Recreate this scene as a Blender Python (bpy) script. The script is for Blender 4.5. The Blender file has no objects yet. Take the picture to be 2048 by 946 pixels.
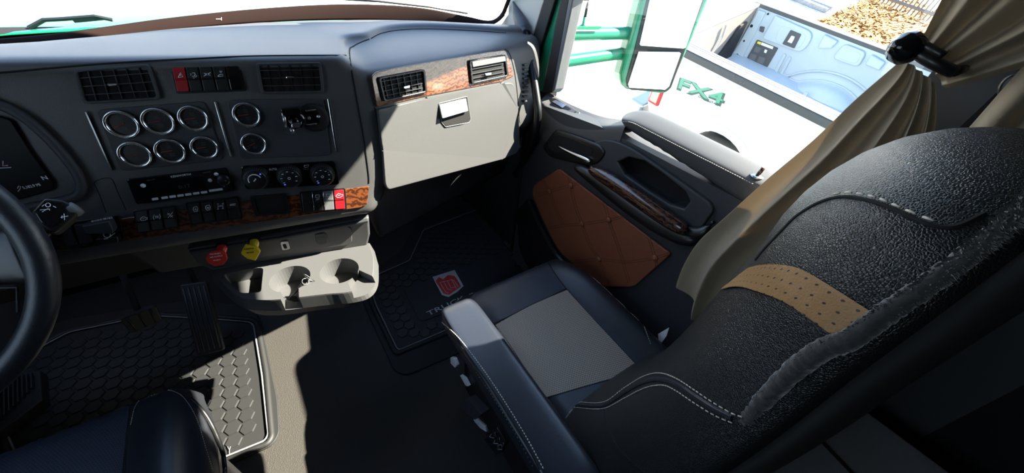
import bpy, bmesh, math, random
from mathutils import Vector, Matrix
from mathutils.bvhtree import BVHTree
random.seed(4)
C = bpy.context.scene.collection
# ---------------------------------------------------------------- camera
W_, H_ = 2048., 946.
CX, CY = 1024., 473.
def _cam():
    F = Vector((385-CX, -175-CY)); V = Vector((925-CX, 1350-CY))
    f = math.sqrt(-(F.dot(V)))
    fw = Vector((F[0], -F[1], -f)).normalized(); dn = Vector((V[0], -V[1], -f)).normalized()
    up = -dn; rt = fw.cross(up)
    return f, Matrix((rt, fw, up))
FOC, ROT = _cam()
EYE = Vector((0, 0, 1.45))
cam = bpy.data.cameras.new('camera'); cam_o = bpy.data.objects.new('camera', cam); C.objects.link(cam_o)
cam.sensor_width = 36; cam.lens = FOC/2048*36; cam.clip_start = .01; cam.clip_end = 400
cam_o.matrix_world = Matrix.Translation(EYE) @ ROT.to_4x4()
bpy.context.scene.camera = cam_o
# ---------------------------------------------------------------- light
SUN_DIR = Vector((1.0, -.37, .92))          # towards the sun
SUN_STR, SKY_STR, EXPO = 46.0, 3.3, 0.0
sun = bpy.data.lights.new('sun', 'SUN'); sun.energy = SUN_STR; sun.angle = .009; sun.color = (1, .91, .76)
sun_o = bpy.data.objects.new('sun', sun); C.objects.link(sun_o)
sun_o.rotation_euler = SUN_DIR.to_track_quat('Z', 'Y').to_euler()
world = bpy.data.worlds.new('sky'); bpy.context.scene.world = world; world.use_nodes = True
wn = world.node_tree.nodes; wl = world.node_tree.links
bg = wn['Background']; bg.inputs[1].default_value = SKY_STR
tc = wn.new('ShaderNodeTexCoord'); sp = wn.new('ShaderNodeSeparateXYZ'); cr = wn.new('ShaderNodeValToRGB')
wl.new(tc.outputs['Generated'], sp.inputs[0]); wl.new(sp.outputs[2], cr.inputs[0]); wl.new(cr.outputs[0], bg.inputs[0])
cr.color_ramp.elements[0].color = (.74, .88, 1, 1); cr.color_ramp.elements[1].color = (.30, .52, 1, 1)
vs = bpy.context.scene.view_settings
vs.view_transform = 'Standard'; vs.look = 'None'; vs.gamma = 1; vs.use_curve_mapping = False; vs.exposure = EXPO
# ---------------------------------------------------------------- rays and planes
def ray(px, py):
    return ROT @ Vector((px-CX, CY-py, -FOC))
class PL:
    def __init__(s, o, n):
        s.o = Vector(o); s.n = Vector(n).normalized()
        if (EYE-s.o).dot(s.n) < 0: s.n = -s.n
        s.u = Vector((0, 0, 1)).cross(s.n)
        s.u = s.u.normalized() if s.u.length > 1e-4 else Vector((1, 0, 0))
        s.v = s.n.cross(s.u)
    def at(s, px, py, off=0):
        d = ray(px, py); o = s.o+s.n*off
        return EYE+d*((o-EYE).dot(s.n)/d.dot(s.n))
    def off(s, t):
        return PL(s.o+s.n*t, s.n)
    def pts(s, L, off=0): return [s.at(x, y, off) for x, y in L]
def Z(h): return PL((0, 0, h), (0, 0, 1))
def X(v): return PL((v, 0, 0), (1, 0, 0))
def Y(v): return PL((0, v, 0), (0, 1, 0))
# ---------------------------------------------------------------- materials
def mat(name, col, rough=.5, metal=0, bump=0, bscale=200, noise=0, nscale=6, spec=.5, coat=0, col2=None, kind='noise', emit=None, sheen=0):
    m = bpy.data.materials.new(name); m.use_nodes = True; N = m.node_tree.nodes; L = m.node_tree.links
    b = N['Principled BSDF']; b.inputs['Base Color'].default_value = (*col, 1); b.inputs['Roughness'].default_value = rough
    b.inputs['Metallic'].default_value = metal; b.inputs['Specular IOR Level'].default_value = spec
    b.inputs['Coat Weight'].default_value = coat; b.inputs['Sheen Weight'].default_value = sheen
    t = N.new('ShaderNodeTexCoord')
    if noise or col2:
        n = N.new('ShaderNodeTexNoise'); n.inputs['Scale'].default_value = nscale; n.inputs['Detail'].default_value = 4
        L.new(t.outputs['Object'], n.inputs['Vector'])
        r = N.new('ShaderNodeValToRGB'); c2 = col2 or tuple(c*(1-noise) for c in col)
        r.color_ramp.elements[0].position = .35; r.color_ramp.elements[1].position = .65
        r.color_ramp.elements[0].color = (*c2, 1); r.color_ramp.elements[1].color = (*col, 1)
        L.new(n.outputs[0], r.inputs[0]); L.new(r.outputs[0], b.inputs['Base Color'])
    if bump:
        if kind == 'leather':
            n = N.new('ShaderNodeTexVoronoi'); n.feature = 'DISTANCE_TO_EDGE'; out = n.outputs['Distance']
        else:
            n = N.new('ShaderNodeTexNoise'); n.inputs['Detail'].default_value = 3; out = n.outputs[0]
        n.inputs['Scale'].default_value = bscale; L.new(t.outputs['Object'], n.inputs['Vector'])
        bp = N.new('ShaderNodeBump'); bp.inputs['Strength'].default_value = bump; bp.inputs['Distance'].default_value = .002
        if kind == 'leather':
            mr = N.new('ShaderNodeMapRange'); mr.inputs[2].default_value = .25; L.new(out, mr.inputs[0]); out = mr.outputs[0]
        L.new(out, bp.inputs['Height']); L.new(bp.outputs[0], b.inputs['Normal'])
    if emit:
        b.inputs['Emission Color'].default_value = (*emit[0], 1); b.inputs['Emission Strength'].default_value = emit[1]
    return m
def perf(name, col, hole, pitch, r, rough=.5, bump=.3):
    m = mat(name, col, rough, bump=bump, bscale=500); N = m.node_tree.nodes; L = m.node_tree.links; b = N['Principled BSDF']
    uv = N.new('ShaderNodeUVMap'); s = N.new('ShaderNodeSeparateXYZ'); L.new(uv.outputs[0], s.inputs[0])
    def M(op, a, bb=None):
        n = N.new('ShaderNodeMath'); n.operation = op
        for i, v in enumerate((a, bb)):
            if v is None: continue
            if hasattr(v, 'links'): L.new(v, n.inputs[i])
            else: n.inputs[i].default_value = v
        return n.outputs[0]
    u = M('DIVIDE', s.outputs[0], pitch); v = M('DIVIDE', s.outputs[1], pitch)
    fv = M('FLOOR', v); u = M('ADD', u, M('MULTIPLY', M('MODULO', fv, 2.), .5))
    a = M('SUBTRACT', M('FRACT', u), .5); c = M('SUBTRACT', M('FRACT', v), .5)
    d = M('SQRT', M('ADD', M('MULTIPLY', a, a), M('MULTIPLY', c, c)))
    k = M('LESS_THAN', d, r/pitch)
    mx = N.new('ShaderNodeMix'); mx.data_type = 'RGBA'; L.new(k, mx.inputs[0])
    mx.inputs[6].default_value = (*col, 1); mx.inputs[7].default_value = (*hole, 1)
    L.new(mx.outputs[2], b.inputs['Base Color'])
    return m
def wood(name, c1, c2, rough=.12, sc=9):
    m = mat(name, c1, rough, coat=.5); N = m.node_tree.nodes; L = m.node_tree.links; b = N['Principled BSDF']
    t = N.new('ShaderNodeTexCoord'); n = N.new('ShaderNodeTexNoise'); n.inputs['Scale'].default_value = sc*.8; n.inputs['Detail'].default_value = 2
    w = N.new('ShaderNodeTexWave'); w.wave_type = 'RINGS'; w.inputs['Scale'].default_value = sc*1.6; w.inputs['Distortion'].default_value = 9; w.inputs['Detail'].default_value = 3; w.inputs['Detail Scale'].default_value = 2.2
    L.new(t.outputs['Object'], w.inputs['Vector']); L.new(t.outputs['Object'], n.inputs['Vector'])
    r = N.new('ShaderNodeValToRGB'); r.color_ramp.elements[0].color = (*c2, 1); r.color_ramp.elements[1].color = (*c1, 1)
    r.color_ramp.elements[0].position = .1; r.color_ramp.elements[1].position = .8
    L.new(w.outputs[0], r.inputs[0]); L.new(r.outputs[0], b.inputs['Base Color']); return m
def glass(name, tint=(1, 1, 1), refl=.06):
    m = bpy.data.materials.new(name); m.use_nodes = True; N = m.node_tree.nodes; L = m.node_tree.links
    N.remove(N['Principled BSDF']); t = N.new('ShaderNodeBsdfTransparent'); t.inputs[0].default_value = (*tint, 1)
    g = N.new('ShaderNodeBsdfGlossy'); g.inputs['Roughness'].default_value = .02; mx = N.new('ShaderNodeMixShader'); mx.inputs[0].default_value = refl
    L.new(t.outputs[0], mx.inputs[1]); L.new(g.outputs[0], mx.inputs[2]); L.new(mx.outputs[0], N['Material Output'].inputs[0]); return m
M_ = dict(
 dash=mat('charcoal_plastic', (.070, .070, .073), .42, bump=.25, bscale=900, spec=.45),
 dash_d=mat('dark_charcoal_plastic', (.032, .035, .042), .55, bump=.25, bscale=900),
 dash_g=mat('grey_trim_plastic', (.11, .113, .12), .5, bump=.2, bscale=900),
 black=mat('black_plastic', (.008, .008, .009), .35),
 blackm=mat('matt_black', (.006, .006, .007), .85),
 deep=mat('recess_black', (.002, .002, .003), .9),
 screen=mat('dark_screen', (.002, .002, .002), .45, spec=.15),
 gloss=mat('gloss_black', (.004, .004, .005), .12),
 key=mat('dark_key_metal', (.10, .10, .10), .35, 1),  # darker steel, so the sunlit ring does not blow out
 chrome=mat('chrome', (.85, .86, .88), .17, 1),
 steel=mat('brushed_steel', (.45, .46, .48), .28, 1),
 mirror=mat('mirror_glass', (.95, .96, .97), .02, 1),
 white=mat('white_marking', (.75, .77, .8), .5),
 grey=mat('grey_marking', (.10, .105, .11), .5),
 blue=mat('blue_light', (.05, .08, .6), .4, emit=((.1, .15, 1), 1.2)),
 red=mat('red_plastic', (.30, .010, .016), .3, coat=.3),
 yellow=mat('yellow_plastic', (.75, .55, .01), .35),
 redk=mat('red_knob', (.65, .03, .02), .35),
 needle=mat('red_needle', (.35, .03, .02), .4),
 wood=wood('burl_wood', (.17, .052, .018), (.05, .016, .008), .14, 16),
 wood_d=wood('dark_burl_wood', (.085, .032, .018), (.014, .006, .005), .2, 14),
 leather=mat('black_leather', (.008, .009, .010), .40, bump=.38, bscale=420, kind='leather', spec=.5),
 leather_s=mat('smooth_black_leather', (.014, .016, .022), .4, bump=.15, bscale=500, spec=.55),
 vinyl=mat('blue_black_vinyl', (.014, .017, .026), .33, bump=.12, bscale=600, spec=.6),
 perf_b=perf('perforated_black_leather', (.022, .028, .045), (.002, .002, .003), .0055, .0012, .5),
 perf_g=perf('perforated_grey_insert', (.36, .30, .24), (.03, .028, .026), .0055, .0013, .6),
 tan=perf('perforated_tan_leather', (.30, .16, .062), (.03, .015, .006), .0120, .0014, .5),
 thread=mat('cream_thread', (.55, .5, .42), .8),
 threadd=mat('dark_thread', (.10, .04, .02), .8),
 brown=mat('brown_leather', (.24, .075, .038), .42, bump=.3, bscale=220, kind='leather'),
 fleece=mat('black_fleece', (.016, .015, .015), .95, bump=1.0, bscale=90, sheen=.6),
 rubber=mat('black_rubber', (.014, .014, .015), .6),
 rubber_l=mat('rubber_tread', (.020, .020, .021), .5),
 piping=mat('grey_mat_line', (.22, .215, .21), .6),
 cabinet=mat('cabinet_grey', (.34, .33, .32), .6),
 logo=mat('silver_logo', (.5, .5, .5), .5),
 floor=mat('grained_vinyl_floor', (.034, .030, .027), .6, bump=.9, bscale=330, kind='noise'),
 cream=mat('cream_trim', (.50, .47, .42), .6, bump=.1, bscale=500),
 curtain=mat('tan_curtain', (.40, .325, .23), .85, bump=.25, bscale=700, sheen=.1),
 green=mat('green_paint', (.006, .17, .085), .25, coat=.25),
 roof=mat('headliner', (.05, .048, .045), .9),
 wallm=mat('grey_panel', (.055, .055, .058), .7),
 seal=mat('black_seal', (.012, .010, .010), .7),
 frit=mat('black_frit', (.012, .006, .005), .9, spec=.1),
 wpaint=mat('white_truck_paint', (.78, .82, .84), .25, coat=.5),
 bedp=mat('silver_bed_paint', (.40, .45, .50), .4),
 bedd=mat('bed_dark_trim', (.06, .06, .065), .6),
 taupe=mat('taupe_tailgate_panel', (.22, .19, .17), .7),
 lamp=mat('red_lamp', (.55, .03, .02), .15, coat=.6),
 amber=mat('pale_lamp_lens', (.7, .55, .35), .15),
 decal=mat('green_decal', (.10, .33, .22), .4),
 decalg=mat('dark_decal', (.05, .10, .08), .4),
 label=mat('yellow_label', (.75, .6, .05), .5),
 paper=mat('white_paper', (.8, .82, .85), .7),
 gravel=mat('pale_gravel', (.70, .68, .65), .95, col2=(.50, .47, .44), nscale=9, bump=.6, bscale=30),
 leaves=mat('orange_leaves', (.62, .33, .10), .9, col2=(.30, .13, .04), nscale=30, bump=.6, bscale=60),
 fence=mat('fence_metal', (.14, .13, .13), .6),
 asphalt=mat('asphalt', (.30, .30, .31), .9, noise=.2, nscale=20),
 glass=glass('window_glass', (.97, .99, .98), .05),
 tyre=mat('tyre', (.012, .012, .012), .8),
)
def translucent(m, col, k):
    N = m.node_tree.nodes; L = m.node_tree.links; b = N['Principled BSDF']; t = N.new('ShaderNodeBsdfTranslucent'); t.inputs[0].default_value = (*col, 1)
    x = N.new('ShaderNodeMixShader'); x.inputs[0].default_value = k; L.new(b.outputs[0], x.inputs[1]); L.new(t.outputs[0], x.inputs[2]); L.new(x.outputs[0], N['Material Output'].inputs[0])
translucent(M_['curtain'], (.42, .34, .24), .3)
# ---------------------------------------------------------------- object helpers
WOFF = {}
def wo(p): return WOFF.get(p.name, Vector((0, 0, 0))) if p else Vector((0, 0, 0))
def tag(o, label=None, cat=None, group=None, kind=None):
    if label: o['label'] = label
    if cat: o['category'] = cat
    if group: o['group'] = group
    if kind: o['kind'] = kind
    return o
def thing(name, label, cat, loc, group=None):
    o = bpy.data.objects.new(name, None); C.objects.link(o); o.location = loc; o.empty_display_size = .05
    WOFF[o.name] = Vector(loc); return tag(o, label, cat, group)
def mk(name, V, F, m, parent=None, smooth=False, bevel=0, sub=0, solid=0, uv=None, seg=2, apply=False):
    V = [Vector(v) for v in V]
    if parent is None:
        lo = Vector((sum(v.x for v in V)/len(V), sum(v.y for v in V)/len(V), min(v.z for v in V)))
    else: lo = wo(parent)
    me = bpy.data.meshes.new(name); me.from_pydata([v-lo for v in V], [], F)
    if uv:
        L = me.uv_layers.new(name='UVMap')
        for p in me.polygons:
            for li in p.loop_indices: L.data[li].uv = uv[me.loops[li].vertex_index]
    bm = bmesh.new(); bm.from_mesh(me); bmesh.ops.recalc_face_normals(bm, faces=bm.faces)
    bm.to_mesh(me); bm.free()
    me.materials.append(M_[m] if isinstance(m, str) else m)
    if smooth: me.polygons.foreach_set('use_smooth', [True]*len(me.polygons))
    o = bpy.data.objects.new(name, me); C.objects.link(o)
    if parent: o.parent = parent
    else: o.location = lo
    WOFF[o.name] = lo
    if solid: s = o.modifiers.new('s', 'SOLIDIFY'); s.thickness = abs(solid); s.offset = 1 if solid > 0 else -1
    if bevel: b = o.modifiers.new('b', 'BEVEL'); b.width = bevel; b.segments = seg; b.limit_method = 'ANGLE'; b.angle_limit = .6
    if sub: s = o.modifiers.new('d', 'SUBSURF'); s.levels = sub; s.render_levels = sub
    return o
def bake(o):
    dg = bpy.context.evaluated_depsgraph_get(); dg.update()
    me = bpy.data.meshes.new_from_object(o.evaluated_get(dg)); o.modifiers.clear(); o.data = me; return o
def carve(o, *cutters):
    for c in cutters:
        b = o.modifiers.new('c', 'BOOLEAN'); b.object = c; b.operation = 'DIFFERENCE'; b.solver = 'EXACT'
    bake(o)
    for c in cutters: bpy.data.objects.remove(c)
    return o
def join_geo(L):
    V = []; F = []
    for v, f in L:
        k = len(V); V += list(v); F += [tuple(i+k for i in q) for q in f]
    return V, F
def g_prism(P, d):
    n = len(P); d = Vector(d); V = list(P)+[p+d for p in P]
    return V, [tuple(range(n)), tuple(range(2*n-1, n-1, -1))]+[(i, (i+1) % n, n+(i+1) % n, n+i) for i in range(n)]
def g_box(c, s, R=None):
    c = Vector(c); V = []
    for x in (-.5, .5):
        for y in (-.5, .5):
            for z in (-.5, .5):
                q = Vector((x*s[0], y*s[1], z*s[2])); V.append(c+(R @ q if R else q))
    return V, [(0, 1, 3, 2), (4, 6, 7, 5), (0, 4, 5, 1), (2, 3, 7, 6), (0, 2, 6, 4), (1, 5, 7, 3)]
def g_tube(P, r, n=10, closed=False, caps=True):
    P = [Vector(p) for p in P]; m = len(P); R = r if isinstance(r, (list, tuple)) else [r]*m
    V = []; F = []; pt = None; up = None
    for i, p in enumerate(P):
        a = P[(i-1) % m] if (closed or i > 0) else p; b = P[(i+1) % m] if (closed or i < m-1) else p
        t = (b-a).normalized()
        if up is None: up = t.orthogonal().normalized()
        else:
            up = (up-t*up.dot(t)); up = up.normalized() if up.length > 1e-6 else t.orthogonal().normalized()
        w = t.cross(up)
        for k in range(n):
            q = 2*math.pi*k/n; V.append(p+(up*math.cos(q)+w*math.sin(q))*R[i])
    for i in range(m if closed else m-1):
        j = (i+1) % m
        for k in range(n): F.append((i*n+k, i*n+(k+1) % n, j*n+(k+1) % n, j*n+k))
    if caps and not closed: F += [tuple(range(n-1, -1, -1)), tuple((m-1)*n+k for k in range(n))]
    return V, F
def g_lathe(c, n, prof, seg=24, u=None):
    c = Vector(c); n = Vector(n).normalized(); u = (u or n.orthogonal()).normalized(); w = n.cross(u)
    V = []; F = []; m = len(prof)
    for r, h in prof:
        for k in range(seg):
            a = 2*math.pi*k/seg; V.append(c+n*h+(u*math.cos(a)+w*math.sin(a))*max(r, 1e-5))
    for i in range(m-1):
        for k in range(seg): F.append((i*seg+k, i*seg+(k+1) % seg, (i+1)*seg+(k+1) % seg, (i+1)*seg+k))
    F += [tuple(range(seg-1, -1, -1)), tuple((m-1)*seg+k for k in range(seg))]
    return V, F
def rr(P, r, seg=5):
    """rounded polygon from world corner points"""
    P = [Vector(p) for p in P]; n = len(P); out = []
    R = r if isinstance(r, (list, tuple)) else [r]*n
    for i, p in enumerate(P):
        a = P[i-1]-p; b = P[(i+1) % n]-p; k = min(R[i], a.length*.48, b.length*.48)
        A = p+a.normalized()*k; B = p+b.normalized()*k
        for j in range(seg+1):
            t = j/seg; out.append(A*(1-t)**2+p*2*t*(1-t)+B*t*t)
    return out
def slab(name, pl, L, m, parent=None, t0=0, t1=.004, r=0, bevel=0, seg=2, smooth=False, label=None):
    P = pl.pts(L)
    if r: P = rr(P, r)
    o = mk(name, *g_prism([p+pl.n*t0 for p in P], pl.n*(t1-t0)), m, parent, smooth, bevel, seg=seg)
    if label: o['label'] = label
    return o
def grid(name, rows, m, parent=None, sub=1, solid=0, smooth=True, uv=None, closeu=False):
    nu = len(rows[0]); V = [p for r in rows for p in r]; F = []
    for i in range(len(rows)-1):
        for j in range(nu-1 if not closeu else nu):
            F.append((i*nu+j, i*nu+(j+1) % nu, (i+1)*nu+(j+1) % nu, (i+1)*nu+j))
    return mk(name, V, F, m, parent, smooth, sub=sub, solid=solid, uv=uv)
def tube(name, P, r, m, parent=None, n=10, closed=False, smooth=True):
    return mk(name, *g_tube(P, r, n, closed), m, parent, smooth)
def spl(P, k=6, closed=False):
    """Catmull-Rom through points (Vectors or 2-tuples)"""
    P = [Vector(p) for p in P]; n = len(P); out = []
    for i in range(n if closed else n-1):
        g = (lambda j: P[j % n]) if closed else (lambda j: P[min(max(j, 0), n-1)])
        a, b, c, d = g(i-1), g(i), g(i+1), g(i+2)
        for j in range(k):
            t = j/k; out.append(.5*((2*b)+(c-a)*t+(2*a-5*b+4*c-d)*t*t+(3*b-3*c+d-a)*t**3))
    if not closed: out.append(P[-1])
    return out
def s2(L, k=6, closed=False): return [(p[0], p[1]) for p in spl([Vector((x, y, 0)) for x, y in L], k, closed)]
def text(name, s, pl, A, B, m, parent=None, h=None, t=.0006, off=.001, bold=0):
    """writing on a plane from pixel A (left end of baseline) to pixel B (right end)"""
    cu = bpy.data.curves.new(name, 'FONT'); cu.body = s; cu.extrude = .02; cu.resolution_u = 2; cu.offset = bold
    o = bpy.data.objects.new(name, cu); C.objects.link(o)
    dg = bpy.context.evaluated_depsgraph_get(); me = bpy.data.meshes.new_from_object(o.evaluated_get(dg))
    bpy.data.objects.remove(o)
    if not me.vertices: return None
    a = pl.at(*A, off); b = pl.at(*B, off); u = (b-a); L = u.length; u = u.normalized(); v = pl.n.cross(u)
    xs = [q.co.x for q in me.vertices]; x0, x1 = min(xs), max(xs); k = L/(x1-x0); ky = k if h is None else h/.72
    lo = wo(parent)
    for q in me.vertices:
        z = t if q.co.z > 0 else 0
        q.co = a+u*((q.co.x-x0)*k)+v*(q.co.y*ky)+pl.n*z-lo
    me.materials.append(M_[m]); ob = bpy.data.objects.new(name, me); C.objects.link(ob)
    if parent: ob.parent = parent
    return ob
def strokes(name, pl, LL, w, m, parent=None, off=.0008):
    """drawn marks: polylines of square section lying on a plane"""
    G = []
    for L in LL:
        P = [pl.at(x, y, off) for x, y in L]
        G.append(g_tube(P, w/2, 4))
    return mk(name, *join_geo(G), m, parent)
class SURF:
    """the evaluated surface of a built object, to lay seams and patches on it"""
    def __init__(s, o):
        dg = bpy.context.evaluated_depsgraph_get(); dg.update(); e = o.evaluated_get(dg); me = e.to_mesh()
        lo = WOFF[o.name]
        s.t = BVHTree.FromPolygons([v.co+lo for v in me.vertices], [tuple(p.vertices) for p in me.polygons]); e.to_mesh_clear(); s.last = None
    def at(s, px, py, off=0):
        d = ray(px, py).normalized(); h = s.t.ray_cast(EYE, d)
        if h[0] is None:
            bst = min((s.t.find_nearest(EYE+d*(.2+.02*i)) for i in range(120)), key=lambda n: n[3])
            p, nn = bst[0], bst[1]
        else: p, nn = h[0], h[1]
        if nn.dot(p-EYE) > 0: nn = -nn
        s.last = p
        return p+nn*off
    def line(s, L, off=0, k=8):
        return [q for q in (s.at(x, y, off) for x, y in s2(L, k)) if q is not None]
def stitch(name, P, m, parent, L=.006, gap=.003, r=.0009, off=0):
    """thread dashes along a path"""
    G = []; acc = 0; seg = []; on = True; P = [Vector(p) for p in P]; a = P[0]; cur = [a.copy()]
    for b in P[1:]:
        while (b-a).length > 1e-7:
            need = (L if on else gap)-acc; d = (b-a).length
            if d < need: acc += d; a = b.copy(); cur.append(a.copy()); break
            a = a+(b-a)*(need/d); acc = 0; cur.append(a.copy())
            if on and len(cur) > 1: G.append(g_tube([cur[0], cur[-1]], r, 5))
            on = not on; cur = [a.copy()]
    return mk(name, *join_geo(G), m, parent, True) if G else None
def patch(name, S, tl, tr, br, bl, nu, nv, m, parent, off=.002, solid=0, curve=None):
    rows = []; uv = []
    for j in range(nv+1):
        t = j/nv; r = []
        for i in range(nu+1):
            s = i/nu
            x = (tl[0]*(1-s)+tr[0]*s)*(1-t)+(bl[0]*(1-s)+br[0]*s)*t; y = (tl[1]*(1-s)+tr[1]*s)*(1-t)+(bl[1]*(1-s)+br[1]*s)*t
            if curve: x, y = curve(s, t, x, y)
            r.append(S.at(x, y, off))
        rows.append(r)
    wU = sum((rows[nv//2][i+1]-rows[nv//2][i]).length for i in range(nu)); wV = sum((rows[j+1][nu//2]-rows[j][nu//2]).length for j in range(nv))
    uv = [(i/nu*wU, j/nv*wV) for j in range(nv+1) for i in range(nu+1)]
    return grid(name, rows, m, parent, sub=0, uv=uv, solid=solid)
def loft(name, rings, m, parent=None, sub=1, cap=True):
    n = len(rings[0]); V = [p for r in rings for p in r]; F = []
    for i in range(len(rings)-1):
        for k in range(n): F.append((i*n+k, i*n+(k+1) % n, (i+1)*n+(k+1) % n, (i+1)*n+k))
    if cap: F += [tuple(range(n-1, -1, -1)), tuple((len(rings)-1)*n+k for k in range(n))]
    return mk(name, V, F, m, parent, True, sub=sub)
def sup(c, a, b, e=2.4, n=24, ax=(1, 0, 0), ay=(0, 1, 0)):
    c = Vector(c); ax = Vector(ax); ay = Vector(ay); out = []
    for k in range(n):
        t = 2*math.pi*k/n; cs, sn = math.cos(t), math.sin(t)
        out.append(c+ax*(a*math.copysign(abs(cs)**(2/e), cs))+ay*(b*math.copysign(abs(sn)**(2/e), sn)))
    return out
# ================================================================ SETTING
def struct(name, V, F, m, **k): return tag(mk(name, V, F, m, **k), kind='structure')
fl = [(-1.1, -1.7), (1.03, -1.7), (1.03, 2.05), (-1.1, 2.05)]
struct('floor', *g_prism([Vector((x, y, 0)) for x, y in fl], (0, 0, -.05)), 'floor')
struct('wall_front', *g_prism([Vector(p) for p in ((-1.1, 2.05, -.05), (1.03, 2.05, -.05), (1.03, 1.72, 1.14), (-1.1, 1.72, 1.14))], (0, .04, .01)), 'deep')
struct('footwell_dark_sheet', *g_prism([Vector(p) for p in ((-1.09, .9, .002), (-.40, 1.25, .002), (-.36, 1.5, .002), (-.30, 2.03, .002), (-1.09, 2.03, .002))], (0, 0, .0015)), 'blackm')  # black toe-board sheet, added to put footwell shade into the floor colour
struct('ceiling', *g_box((-.03, -.25, 1.95), (2.3, 2.9, .05)), 'roof')
struct('wall_back', *g_box((-.03, -1.68, .97), (2.3, .05, 2.0)), 'blackm')
struct('wall_left', *join_geo([g_box((-1.12, -1.0, .97), (.04, 1.7, 2.0)), g_box((-1.12, .9, .50), (.04, 2.3, 1.1)), g_box((-1.12, .5, 1.9), (.04, 1.6, .14)), g_box((-1.12, 1.2, 1.3), (.04, 1.1, 1.2)),
       g_box((-1.12, 1.0, 1.05), (.04, .2, .1))]), 'wallm')
struct('wall_right', *join_geo([g_box((1.05, -.98, .97), (.05, 1.5, 2.0)), g_box((1.05, 1.66, .5), (.05, .95, 1.1)), g_box((1.06, .45, 1.885), (.05, 1.6, .17)), g_prism([Vector((1.04, y, z)) for y, z in ((1.10, 1.33), (.93, 1.57), (.74, 1.78), (.64, 1.87), (1.16, 1.94), (1.45, 1.5), (1.40, 1.34))], (.04, 0, 0))]), 'blackm')
# windshield: frit band, glass
lowpx = [(0, 106), (170, 82), (340, 61), (520, 46), (690, 41), (830, 44), (930, 50), (981, 50), (1009, 30), (1021, -2)]
uppx = [(0, 74), (170, 56), (340, 33), (520, 15), (690, 6), (830, 12), (930, 30), (978, 39), (1000, 26), (1012, -2)]
zl = [1.150, 1.160, 1.168, 1.175, 1.178, 1.18, 1.185, 1.19, 1.225, 1.29]
lo_, up_ = [], []
for (a, b), (c, d), h in zip(lowpx, uppx, zl):
    p = Z(h).at(a, b); lo_.append(p); r = ray(c, d); k = 1.015*math.hypot(p.x, p.y)/math.hypot(r.x, r.y); up_.append(EYE+r*k)
extra = [(Vector((-1.1, 1.0, 1.13)), Vector((-1.1, 1.02, 1.18))), (Vector((-.85, 1.22, 1.14)), Vector((-.85, 1.24, 1.19)))]
lo_ = [e[0] for e in extra]+lo_; up_ = [e[1] for e in extra]+up_
up2 = [p.copy() for p in up_]
lo_.append(lo_[-1]+(lo_[-1]-lo_[-2])*9); up_.append(up_[-1]+(lo_[-1]-lo_[-2])*1.0+Vector((-.0, 0, 0)))
band = grid('trim_1', [spl(lo_, 5), spl(up_, 5)], 'frit', solid=.008, smooth=True); tag(band, kind='structure')
cp = spl(up2, 5)
top = [Vector((p.x*.92, p.y-.42, 1.93)) for p in cp]
mid = [(a+b)/2+Vector((0, .03, 0)) for a, b in zip(cp, top)]
tag(grid('window_1', [cp, mid, top], 'glass', sub=0), kind='structure')
SBd = SURF(band)
bm_ = SBd.line([(432, 38), (443, 38)], .001, 2); bm2 = SBd.line([(443, 35), (443, 41)], .001, 2)
mk('glass_mark', *join_geo([g_tube(bm_, .0008, 4), g_tube(bm2, .0008, 4)]), 'white', band)
# dash-to-glass shelf under the band, right A pillar and its trims
PX = X(1.0)
def pillar(name, L, m, x0=1.0, t=.03, kind=True):
    pl = X(x0); P = pl.pts(L)
    o = mk(name, *g_prism(P, (t, 0, 0)), m, bevel=.004)
    return tag(o, kind='structure')
pillar('trim_2', [(1018, -60), (1140, -330), (1160, -330), (1088, 0), (1062, 84), (1053, 115), (1040, 128), (1010, 78), (985, 52), (1003, 47), (1016, 28)], 'cream', 1.0, .05)
pillar('trim_3', [(1160, -330), (1185, -330), (1110, 0), (1072, 121), (1055, 185), (1044, 185), (1053, 115), (1062, 84), (1088, 0)], 'seal', 1.0, .05)
pillar('trim_4', [(1185, -330), (1205, -330), (1122, 0), (1085, 184), (1050, 184), (1072, 121), (1111, 0)], 'green', 1.015, .04)
pillar('trim_5', [(1205, -330), (1230, -330), (1138, 0), (1104, 186), (1084, 186), (1121, 0)], 'seal', .998, .05)
pillar('trim_6', [(1230, -330), (1242, -330), (1146, 0), (1109, 180), (1103, 186), (1137, 0)], 'dash_g', .996, .05)
# passenger side glass
Pg = X(1.03)
gp = Pg.pts([(1240, -330), (1145, 0), (1107, 182), (1128, 200), (1220, 245), (1300, 262), (1560, 380)])
gp2 = [Vector((1.03, p.y, p.z)) for p in gp]+[Vector((1.03, -.1, .95)), Vector((1.03, -.1, 1.82)), Vector((1.03, gp[0].y, 1.82))]
gp2[-1].y = min(gp2[0].y, 1.0); gp2[0].z = min(gp2[0].z, 1.8)
tag(mk('window_2', *g_prism(gp2, (.004, 0, 0)), 'glass'), kind='structure')
tag(mk('window_3', *g_prism([Vector(p) for p in ((-1.12, 1.1, 1.05), (-1.12, .75, 1.84), (-1.12, -.1, 1.84), (-1.12, -.1, 1.05))], (.004, 0, 0)), 'glass'), kind='structure')
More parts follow.
